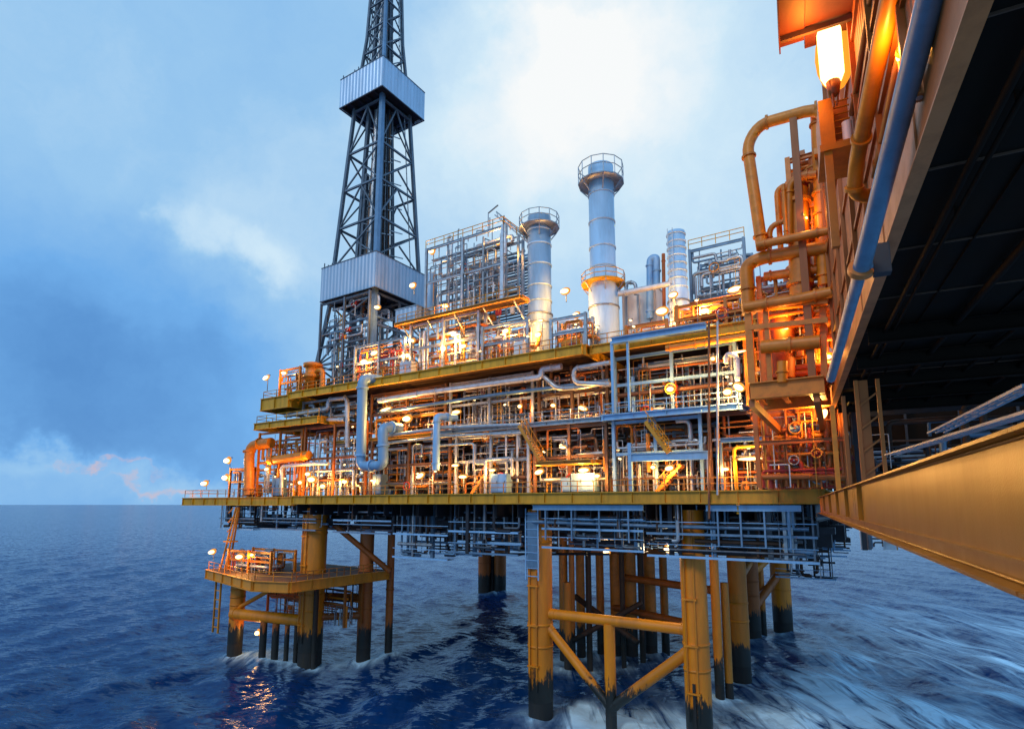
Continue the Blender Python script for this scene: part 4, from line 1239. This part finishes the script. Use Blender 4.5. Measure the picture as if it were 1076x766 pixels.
bay('deep orange pipework hanging below the near tower', 6.4, 12.4, -9.5, -3.4, ZM, 29.4, 133, 34, 30, [ORD, ORG, ORD, ORD, STL, RED], ORD, vessels=1, boxes=3)
T = thing('bulkhead', 'rusty orange bulkhead behind the pipes under the near tower', 'wall', (6.2, -3.2, ZM))
MB().box(6.2, 13.5, -3.35, -3.2, ZM, 40).build('plating', ORD, T)
for k in range(7): MB().beam((6.5 + k * 1.1, -3.45, ZM), (6.5 + k * 1.1, -3.45, 40), .16, .14).build('stiffener', ORD, T)

rt = random.Random(77)
for k in range(20):
    px0 = rt.uniform(800, 878); py0 = rt.uniform(150, 400); dv = rt.uniform(.6, 4.5); r = rt.choice((.14, .18, .24, .32))
    horizontal = rt.random() < .55
    a = O(px0, py0, dv)
    if horizontal:
        L = rt.uniform(1.2, 3.4); pts = [(a[0], a[1], a[2] - rt.uniform(.6, 2)), a, (a[0] + L, a[1], a[2]), (a[0] + L, a[1] + .9, a[2])]
    else:
        h = rt.uniform(2, 5); pts = [(a[0], a[1], a[2] - h), a, (a[0] + rt.uniform(.6, 1.6), a[1], a[2])]
    t = thing('pipe', 'golden orange bent pipe among the crowded pipes inside the near tower', 'pipe', pts[0], 'bent pipes crowded inside the near tower')
    MB().tube(pts, r, 14, r * 3).build('run', rt.choice([ORG, ORG, YEL, ORD]), t)
    c = Vector(pts[1]).lerp(Vector(pts[2]), .5); d = (Vector(pts[2]) - Vector(pts[1])).normalized()
    MB().tube([c - d * .06, c + d * .06], r * 1.4, 14).build('flange', ORG, t)

# ------------------------------------------------------------------ bridge over and beside the camera
HS = 6.5
T = thing('bridge', 'dark bridge deck overhead at right seen from below, with a weathered edge plate', 'bridge', (2.5, 2, HS), fr=BRG)
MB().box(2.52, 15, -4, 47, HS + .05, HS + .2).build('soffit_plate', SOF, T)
MB().box(2.5, 2.52, -4, 47, HS, HS + 1.75).build('edge_plate', FAS, T)
MB().box(2.38, 2.68, -4, 47, HS - .045, HS - .003).build('edge_flange', FAS, T)
for k in range(12):
    l = 1 + 4 * k
    MB().box(2.7, 15, l - .015, l + .015, HS + .0, HS + .047).build('plate_seam', DBR, T)
for a in (4.3, 6.6, 8.6, 11.2):
    MB().box(a - .02, a + .02, -4, 47, HS - .02, HS + .046).build('stringer', SOF, T)
for l in (24.5, 29, 33.5, 38, 42.5):
    MB().ibeam((2.75, l, HS - .3), (15, l, HS - .3), .3, .55, .03).build('cross_beam', SOF, T)
MB().box(2.5, 15, -4, 47, HS + 1.75, HS + 1.95).build('deck_top', DRK, T)
for l in (12.6, 17.2, 23):
    MB().box(2.47, 2.497, l, l + .04, HS + .0, HS + 1.75).build('edge_joint', FAS, T)
for a_, l0_, l1_, r_ in ((3.3, 3, 46, .07), (3.55, 6, 46, .05), (5.4, 10, 46, .11), (7.5, 12, 46, .09), (9.6, 14, 46, .13)):
    MB().tube([(a_, l0_, HS - .16), (a_, l1_, HS - .16)], r_, 10).build('service_pipe', SOF, T)
    for k_ in range(int((l1_ - l0_) / 4)):
        MB().box(a_ - .03, a_ + .03, l0_ + 1 + k_ * 4, l0_ + 1.06 + k_ * 4, HS - .16, HS + .046).build('pipe_hanger', SOF, T)
# brackets for the blue pipe
T = thing('drain_pipe', 'long blue pipe slanting down along the bridge edge plate', 'pipe', (2.15, 8, 8.4), fr=BRG)


def pd(px, py, Y):
    d = pixel_dir(px, py); P = d * (Y / d.y)
    return Vector((P.dot(BRG.x), P.dot(BRG.y), P.z))


P0, P1, P2 = pd(992, -60, 7.2), pd(939, 150, 10.6), pd(905, 283, 13.6)
MB().tube([P0, P1, P2], .2, 24, .3).build('upper_run', PIP, T)
P3, P4 = pd(907, 276, 13.9), pd(873, 398, 21)
MB().tube([P2 + (P2 - P1).normalized() * .05, pd(899, 303, 14.6), P4], .155, 20, .6).build('lower_run', PIP, T)
MB().tube([P2 - (P2 - P1).normalized() * .08, P2 + (P2 - P1).normalized() * .08], .3, 24).build('flange', FAS, T)
MB().tube([P2 + Vector((.0, 0, .06)), P2 + Vector((.55, .1, .05))], .16, 16).build('elbow_stub', PIP, T)
MB().box(P2.x + .25, P2.x + .62, P2.y - .12, P2.y + .2, P2.z - .2, P2.z + .55).build('clamp_box', DRK, T)
q = pd(950, 95, 9.4)
MB().tube([q, (2.5, q.y + .2, q.z + .12)], .05, 10).build('bracket_arm', ORD, T)
m = MB(); m.box(2.40, 2.497, q.y + .08, q.y + .34, q.z - .1, q.z + .35); m.build('bracket_plate', FAS, T)
for dz in (-.18, .42): MB().tube([(2.44, q.y + .2, q.z + .12 + dz - .05), (2.44, q.y + .2, q.z + .12 + dz + .05)], .06, 8).build('bolt', STL, T)

# plate girder
T = thing('plate_girder', 'big orange plate girder running from the right edge to the platform', 'girder', (1.5, 1, -.6), fr=BRG)
gt, gb = .50, -.60
MB().box(1.5, 1.53, -2, 49, gb, gt).build('web', GRD, T)
MB().box(1.36, 1.68, -2, 49, gt + .002, gt + .035).build('top_flange', GRD, T)
MB().box(1.33, 1.70, -2, 49, gb - .037, gb - .002).build('bottom_flange', GRD, T)
MB().box(1.455, 1.498, -2, 49, gb + .16, gb + .19).build('lower_ledge', GRD, T)
MB().tube([(1.49, -2, gb + .012), (1.49, 49, gb + .012)], .016, 8).build('weld_bead', GRD, T)
MB().tube([(1.49, -2, gt - .012), (1.49, 49, gt - .012)], .016, 8).build('weld_bead', GRD, T)
for l in (17.5, 22, 27, 33, 40):
    MB().box(1.40, 1.498, l, l + .02, gb + .2, gt - .003).build('stiffener', GRD, T)
MB().box(1.2, 1.9, 47, 49.4, gb - .3, gb - .04).build('bearing', DRK, T)

# supports under the bridge deck, beyond the girder
for lab, px0, px1, Y, m in (('orange latticed bridge post standing nearest beyond the girder', 903, 930, 27, ORD), ('thin rusty bridge post in the middle beyond the girder', 889, 893, 31, ORD), ('brown bridge post farthest left beyond the girder', 876, 881, 34, ORG)):
    a, b_ = pd(px0, 480, Y), pd(px1, 480, Y)
    T = thing('bridge_post', lab, 'post', (a.x, a.y, -.6), fr=BRG)
    w = max(b_.x - a.x, .15)
    if w > .6:
        for x in (a.x + .1, a.x + w - .1): MB().beam((x, a.y, -.6), (x, a.y, HS - .6), .16).build('chord', m, T)
        MB().box(a.x + .2, a.x + w - .5, a.y + .05, a.y + .1, -.6, HS - .6).build('panel', ORD, T)
        for k in range(5): MB().beam((a.x + .1, a.y, .2 + k * 1.1), (a.x + w - .1, a.y, .9 + k * 1.1), .08).build('lacing', m, T)
    else: MB().beam((a.x + w / 2, a.y, -.6), (a.x + w / 2, a.y, HS - .6), w).build('shaft', m, T)
    if w < .6: MB().box(a.x - .1, a.x + w + .1, a.y - .1, a.y + .1, -.7, -.605).build('foot_plate', DRK, T)
for lab, a0, a1 in (('blue grey cable tray slanting under the dark bridge deck', (1076, 405, 8.5), (975, 455, 17)), ('lower blue grey conduit under the dark bridge deck', (1080, 432, 8.0), (930, 478, 22))):
    A_, B_ = pd(*a0), pd(*a1)
    T = thing('cable_tray', lab, 'tray', A_, fr=BRG)
    for k in (0, .1, .2): MB().beam(A_ + Vector((k, 0, 0)), B_ + Vector((k * 2, 0, 0)), .05).build('rail', BLS, T)
    for k in range(12): q = A_.lerp(B_, (k + .5) / 12); MB().beam(q, q + Vector((.2 + .2 * (k + .5) / 12, 0, 0)), .03).build('rung', BLS, T)
bay('dark shadowy pipework on the platform beyond the bridge', 12.6, 34, -9, 2, 19, 28.3, 141, 40, 34, [DRK, BLS, DRK, DRT, DBR], DRK, vessels=3, boxes=4)
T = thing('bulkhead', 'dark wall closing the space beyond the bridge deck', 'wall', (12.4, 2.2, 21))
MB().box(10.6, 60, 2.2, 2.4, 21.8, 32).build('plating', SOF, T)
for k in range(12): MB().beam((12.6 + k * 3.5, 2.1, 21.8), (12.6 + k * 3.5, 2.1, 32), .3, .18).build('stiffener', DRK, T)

# orange side wall, pipes and roof above the bridge
T = thing('ribbed_cladding', 'orange ribbed wall rising over the bridge edge behind the big lamp', 'wall', (2.6, 12, 8.6), fr=BRG)
MB().box(2.6, 2.75, 12, 40, 8.6, 22).build('cladding', CLADO, T)
for k in range(8): MB().beam((2.55, 13 + k * 3.6, 8.6), (2.55, 13 + k * 3.6, 22), .12, .2).build('rib', ORD, T)
for z in (10.2, 12.6, 15.2): MB().beam((2.56, 12, z), (2.56, 40, z), .1, .16).build('girt', ORD, T)
T = thing('overhang_sheet', 'dark red overhanging roof panel above the big lamp', 'roof', (.4, 4, 16), fr=BRG)
MB().box(.45, 1.2, 5, 20.5, 16, 16.3).build('panel', ROF, T)
MB().box(1.22, 3, 5, 21.0, 16.05, 16.3).build('panel', ROF, T)
for k in range(6): MB().beam((.46, 6 + k * 2.8, 15.9), (2.9, 6 + k * 2.8, 15.9), .12, .2).build('purlin', DBR, T)
MB().box(.40, .447, 5, 20.5, 15.75, 16.35).build('fascia', ROF, T)
for lab, pts, r, m in (
        ('fat orange pipe coming down along the orange wall to a U bend', [pd(948, -60, 9.5), pd(900, 170, 15.0), pd(897, 203, 15.6), pd(912, 207, 15.9), pd(926, 200, 16.4)], .2, ORG),
        ('thin dark orange pipe between the fat pipe and the blue pipe', [pd(985, -60, 8.8), pd(944, 70, 11.5), pd(920, 185, 15)], .11, ORD),
        ('slender orange conduit highest along the orange wall', [pd(925, -60, 12), pd(895, 120, 18)], .09, ORD)):
    t = thing('pipe', lab, 'pipe', pts[0], fr=BRG)
    MB().tube(pts, r, 18, r * 2.5).build('run', m, t)
    for a, b_ in zip(pts[:2], pts[1:3]):
        c = Vector(a).lerp(Vector(b_), .85); d = (Vector(b_) - Vector(a)).normalized()
        MB().tube([c - d * .05, c + d * .05], r * 1.3, 18).build('clamp', m, t)
a, b_ = pd(862, 160, 18.5), pd(903, 90, 18.5)
T = thing('louvre_box', 'orange louvred box beneath the big lamp', 'box', (a.x, a.y, a.z), fr=BRG)
MB().box(a.x, 2.55, a.y, a.y + 2.2, a.z, a.z + .25).build('base', ORG, T)
MB().box(a.x + .05, a.x + .5, a.y + .1, a.y + 2.0, a.z + .255, a.z + 2.0).build('body', ORG, T)
MB().box(a.x + .55, 2.5, a.y + .9, a.y + 1.0, a.z + .255, a.z + 2.3).build('back_panel', ORD, T)
for k in range(7): MB().beam((a.x + .52, a.y + .4, a.z + .5 + k * .25), (2.5, a.y + .4, a.z + .5 + k * .25), .05, .03).build('louvre', ORG, T)
MB().tube([(a.x + .9, a.y + .4, a.z + .26), (a.x + .9, a.y + .4, a.z + 1.1)], .16, 14).build('filter_pot', WHT, T)
MB().beam((a.x + .25, a.y + .2, a.z - 3.5), (a.x + .25, a.y + .2, a.z), .25).build('post', ORG, T)

# ------------------------------------------------------------------ lamps
def ell(c, rx, ry, rz, tilt=0.0):
    m = MB(); n, k = 8, 14
    ct, st = math.cos(tilt), math.sin(tilt); vs = []
    for i in range(n + 1):
        th = math.pi * i / n
        for j in range(k):
            ph = 2 * math.pi * j / k
            x, y, z = rx * math.cos(th), ry * math.sin(th) * math.cos(ph), rz * math.sin(th) * math.sin(ph)
            vs.append((c[0] + x * ct - z * st, c[1] + y, c[2] + x * st + z * ct))
    m.add(vs, [(i * k + j, i * k + (j + 1) % k, (i + 1) * k + (j + 1) % k, (i + 1) * k + j) for i in range(n) for j in range(k)], True)
    return m


def lamp(px, py, v, desc, w=.62, h=.26, e=260, tilt=.25, post=None, col=(1, .46, .10)):
    c = at(px, py, v)
    t = thing('floodlight', desc, 'lamp', c, 'lit floodlights on the platform')
    w, h = w * .74, h * .62
    ell(c, w, h, h, tilt).build('lens', LAMPM, t)
    ell((c[0], c[1] + h * 1.0, c[2] + h * .25), w * 1.25, h * .5, h * 1.7, tilt).build('halo_disc', HALO, t)  # added glowing disc behind the lens, gives it an amber halo ring
    hb = MB(); hb.beam((c[0] - w * math.cos(tilt) * .8, c[1] + h * 1.6, c[2] - w * math.sin(tilt) * .8 + h * 1.4), (c[0] + w * math.cos(tilt) * .8, c[1] + h * 1.6, c[2] + w * math.sin(tilt) * .8 + h * 1.4), h * 1.1, .1)
    hb.build('housing', DRT, t)
    L = post if post is not None else .9
    MB().beam((c[0], c[1] + h * 1.7, c[2] + h * .7 if L < 0 else c[2] - h), (c[0], c[1] + h * 1.7, c[2] - L), .08).build('bracket', DRT, t)
    pt(t, 'lamp_light', c[0], c[1] - h - .25, c[2] - .1, e * 2.2, col, .3)
    return t


for a in (
    (279, 397, -2.2, 'left one of two lamps held high above the left upper deck tip', .8, .4, 160, .3, 2.0), (298, 392, -1.2, 'right one of two lamps held high above the left upper deck tip', .75, .36, 160, -.2, 2.0),
    (238, 484, -1.6, 'big white lamp at left edge of the bright orange bay', .8, .6, 500, 0, 1.2), (214, 508, -2.0, 'lowest left lamp on the railing of the far left deck tip', 1.0, .5, 300, .1, 1.0),
    (236, 502, -1.0, 'pale lamp just above the railing beside the lowest left lamp', .7, .6, 250, 0, 1.0),
    (222, 580, -5.0, 'outermost lamp on the mast over the boat landing', .95, .42, 300, .2, 1.2), (251, 585, -6.0, 'brightest lamp low over the boat landing machinery', 1.0, .45, 500, .1, 1.0), (264, 583, -4.0, 'small lamp right behind the brightest boat landing lamp', .6, .3, 200, .1, 1.0),
    (270, 665, -1.0, 'round lamp hanging among piles near the water', .45, .5, 120, .6, -1.0),
    (396, 323, 1.4, 'lamp tucked under the front corner of the lower derrick box', .7, .35, 500, -.2, -1.0), (433, 300, 1.6, 'lamp shining on the right face of the lower derrick box', .6, .45, 300, .1, 1.2),
    (432, 358, -.6, 'lamp below the derrick box right side', .65, .42, 400, -.2, 1.2), (393, 371, -1.0, 'lamp right of a pair at the derrick foot', .75, .4, 500, .2, 1.0), (382, 380, -1.4, 'lamp lower left of a pair at the derrick foot', .75, .42, 500, 0, 1.0),
    (426, 374, -1.0, 'wide lamp over pale cabinet beneath the derrick', .9, .45, 450, .1, 1.0),
    (476, 352, -.2, 'topmost lamp of the cluster under the amber ledge', .4, .35, 400, 0, -1.0), (480, 358, -.6, 'brightest middle lamp of the cluster under the amber ledge', .55, .5, 500, 0, 1.0), (486, 364, -.8, 'lowest right lamp of the cluster under the amber ledge', .65, .35, 400, .1, 1.0),
    (466, 366, -.8, 'upright lamp left of the cluster under the amber ledge', .3, .55, 400, 0, 1.0), (531, 348, -.6, 'lamp beneath the right end of the amber ledge', .55, .4, 450, .2, 1.2), (568, 337, 1.2, 'upper lamp against the foot of the short stack', .4, .2, 250, 0, 1.0),
    (565, 352, 1.0, 'lower bright lamp against the foot of the short stack', .5, .4, 450, .2, 1.2), (453, 264, 2.0, 'lone lamp in the sky between derrick and framed module', .55, .5, 120, 0, 2.0), (524, 254, 2.0, 'lamp below the boom on the framed module roof', .7, .4, 250, .3, 1.2), (468, 322, -.8, 'lamp lying over the small ribbed container', .55, .28, 250, -.1, .6),
    (593, 306, 3.0, 'lamp glowing over the railing left of the tall stack', .7, .45, 300, 0, 1.2), (605, 331, .8, 'lamp on amber pipes left of the tall stack foot', .5, .4, 500, .1, 1.0),
    (707, 310, 1.2, 'upper lamp on the slim exhaust', .55, .35, 350, .2, 1.0), (695, 327, 1.0, 'large lamp left of the slim exhaust foot', .75, .5, 500, 0, 1.0), (740, 327, .4, 'lamp right of the slim exhaust foot', .6, .4, 450, .1, 1.0), (772, 304, 6.8, 'long lamp below the ledge of the bluish right module', .9, .4, 450, .1, -1.0),
    (280, 493, -2.4, 'single lamp under the orange header of the left bay', .6, .3, 350, .1, -1.0), (323, 498, -2.2, 'upper of two lamps in front of the amber left bay', .6, .35, 400, 0, 1.0), (327, 504, -2.4, 'brighter lower lamp in front of the amber left bay', .85, .5, 500, 0, 1.0), (315, 507, -2.2, 'small lamp left of the amber bay pair', .4, .35, 300, 0, 1.0), (339, 511, -2.4, 'low lamp right of the amber bay pair', .5, .4, 300, 0, 1.0),
    (362, 506, -1.0, 'yellow glowing lamp left below the hanging U pipe', .5, .4, 500, 0, 1.0), (391, 505, -2.0, 'faint green white lamp below the hanging U pipe', .45, .2, 150, 0, -1.0), (427, 440, -.6, 'brightest yellow lamp on middle deck right of the U pipe', .8, .55, 1400, 0, 1.0), (405, 430, -1.0, 'long flat lamp above the short arm of the U pipe', 1.3, .22, 350, .12, -.8), (479, 433, -.6, 'lamp on the middle deck above the upright blue pipe', .8, .3, 350, 0, 1.0), (441, 500, -2.2, 'tilted lamp on the main deck left of the upright blue pipe foot', .75, .38, 400, .4, 1.2),
    (478, 489, -2.0, 'flat lamp at foot of the upright blue pipe', .65, .2, 250, 0, 1.0), (486, 501, -2.2, 'flat bright lamp low left of the goal shaped pipe', .75, .25, 350, 0, 1.2), (517, 494, -2.0, 'flat lamp inside the goal shaped pipe', .55, .2, 250, 0, .8), (566, 496, -2.2, 'tilted lamp just below the yellow middle stair', .65, .34, 450, .25, 1.0), (613, 494, -2.2, 'white lamp above the wide blue cabinet', .75, .32, 450, .05, 1.0), (627, 500, -2.2, 'small lamp right above the wide blue cabinet', .42, .25, 250, .05, 1.0),
    (581, 426, -.4, 'small lamp left on the dim upper bay', .35, .25, 250, -.1, -.8), (612, 429, -.4, 'tilted lamp in the middle of the dim upper bay', .65, .3, 450, -.35, -.8), (546, 427, -.2, 'tiny lamp beside the orange pump column', .3, .3, 250, 0, -.8), (591, 470, -2.4, 'lamp at the landing of the yellow stair', .5, .2, 250, -.1, -.8),
    (704, 409, -1.0, 'round lamp inside the blue framed bay', .45, .35, 450, 0, 1.2), (776, 407, -2.8, 'brightest tilted lamp in the cluster left of the orange tower', .6, .4, 900, -.6, 1.0), (764, 412, -2.8, 'second lamp in the cluster left of the orange tower', .45, .38, 600, 0, 1.0), (749, 377, -2.6, 'tiny lamp on the twin risers', .25, .25, 200, 0, -.6), (775, 370, -2.6, 'long tube lamp above the cluster left of the orange tower', .95, .13, 250, .03, -.5),
    (703, 492, -2.4, 'lamp above the orange stair under the pale blue beam', .5, .3, 400, .2, -.6), (686, 491, -2.4, 'smaller lamp left of the orange stair', .3, .24, 250, 0, -.6), (788, 482, -2.9, 'long white tube lamp at the right end of the main deck', 1.3, .2, 500, 0, -.5), (762, 493, -2.6, 'small flat lamp left of the long white tube lamp', .4, .2, 250, 0, -.6), (616, 484, -1.6, 'dim lamp between the landing and wide blue cabinet', .4, .2, 200, .05, -.6),
    (702, 577, 3.0, 'round lamp under the deck left of the thickest leg', .55, .5, 260, 0, -1.2, (1, .74, .45)), (637, 580, 8.0, 'small warm lamp under the deck among the conductors', .5, .4, 330, 0, -1.2, (1, .6, .3)), (749, 577, 8.0, 'lamp under the deck just right of the thickest leg', .55, .5, 260, 0, -1.2, (1, .74, .45)),
):
    lamp(*a)

# lamp of the near tower floor edge and the small flame like lamp on the wall
t = thing('floodlight', 'yellow floodlight washing the wall under the near orange tower', 'lamp', O(866, 432, 6))
c = O(864, 436, 6)
ell(c, .45, .25, .25, .9).build('lens', LAMPO, t); MB().beam((c[0], c[1] + .3, c[2] + .2), (c[0], c[1] + .3, c[2] + 1.6), .1).build('bracket', ORD, t)
pt(t, 'lamp_light', c[0] - .2, c[1] - .6, c[2], 900, (1, .5, .1), .25)
for px, py, dv in ((825, 345, .9), (845, 230, .5), (870, 375, 2.0)):
    c = O(px, py, dv)
    t = thing('floodlight', {825: 'small lamp hidden among pipes low in the near orange tower', 845: 'small lamp beside the fat vertical pipe of the near orange tower', 870: 'small lamp at right side of the near orange tower floor'}[px], 'lamp', c)
    ell(c, .2, .14, .14).build('lens', LAMPO, t); MB().beam((c[0], c[1], c[2] + .14), (c[0], c[1], c[2] + .7), .06).build('bracket', ORD, t)
    pt(t, 'lamp_light', c[0], c[1] - .6, c[2], 350, (1, .45, .08), .2)
c = pd(944, 60, 11.2)
t = thing('wall_lamp', 'small flame bright lamp on the orange wall by the blue pipe', 'lamp', c, fr=BRG)
ell(c, .05, .05, .12).build('lens', LAMPO, t); MB().tube([(c.x, c.y, c.z - .12), (c.x, c.y, c.z - .4)], .03, 8).build('socket', ORD, t)
pt(t, 'lamp_light', c.x - .25, c.y - .2, c.z, 110, (1, .42, .06), .08)
top, bot = pd(873, 24, 17.5), pd(872, 86, 17.5)
t = thing('big_lamp', 'large glowing orange white lamp at top right under the red roof', 'lamp', bot, fr=BRG)
cx, cy = (top.x + bot.x) / 2, (top.y + bot.y) / 2
MB().lathe((cx, cy, 0), [(.01, bot.z), (.26, bot.z), (.36, bot.z + .25), (.37, top.z - .4), (.3, top.z - .12), (.12, top.z), (.01, top.z)], 24).build('glass', LAMPO, t)
ell((cx + .12, cy + .3, (top.z + bot.z) / 2), .58, .16, (top.z - bot.z) / 2 + .22).build('halo_disc', HALOB, t)  # added glowing shape behind the glass, stands in for its orange halo
MB().lathe((cx, cy, 0), [(.01, bot.z - .5), (.16, bot.z - .5), (.22, bot.z - .02), (.01, bot.z - .015)], 16).build('socket', ORD, t)
for k in range(3):
    a = 2 * math.pi * k / 3
    MB().tube([(cx + .2 * math.cos(a), cy + .2 * math.sin(a), bot.z - .05), (cx + .06 * math.cos(a), cy + .06 * math.sin(a), bot.z - .9)], .03, 8).build('strut', ORD, t)
for dx in (-.75, .9):
    pt(t, 'lamp_light', cx + dx, cy - .6, (top.z + bot.z) / 2, 330, (1, .30, .03), .35)

# small bulbs sprinkled along the decks
rb = random.Random(21)
for k in range(46):
    lev = rb.choice((ZM, ZM, ZD, ZU, ZU))
    lo, hi = {ZM: (-64, 8), ZD: (-48, 7), ZU: (-55, 6)}[lev]
    x = rb.uniform(lo, hi); y = rb.uniform(-1.9, .6); z = lev + rb.uniform(1.6, 5.0)
    if lev == ZU: z = lev + rb.uniform(1.2, 3.4)
    t = thing('deck_light', 'tiny warm bulb on a short stem among the deck pipework', 'lamp', (x, y, z), 'tiny bulbs among the deck pipework')
    ell((x, y, z), .17, .12, .1, rb.uniform(-.4, .4)).build('bulb', LAMPM, t)
    MB().beam((x, y + .14, z + .1), (x, y + .14, lev + .02), .05).build('stem', DRT, t)
    MB().box(x - .2, x + .2, y - .02, y + .2, z + .11, z + .16).build('hood', DRT, t)
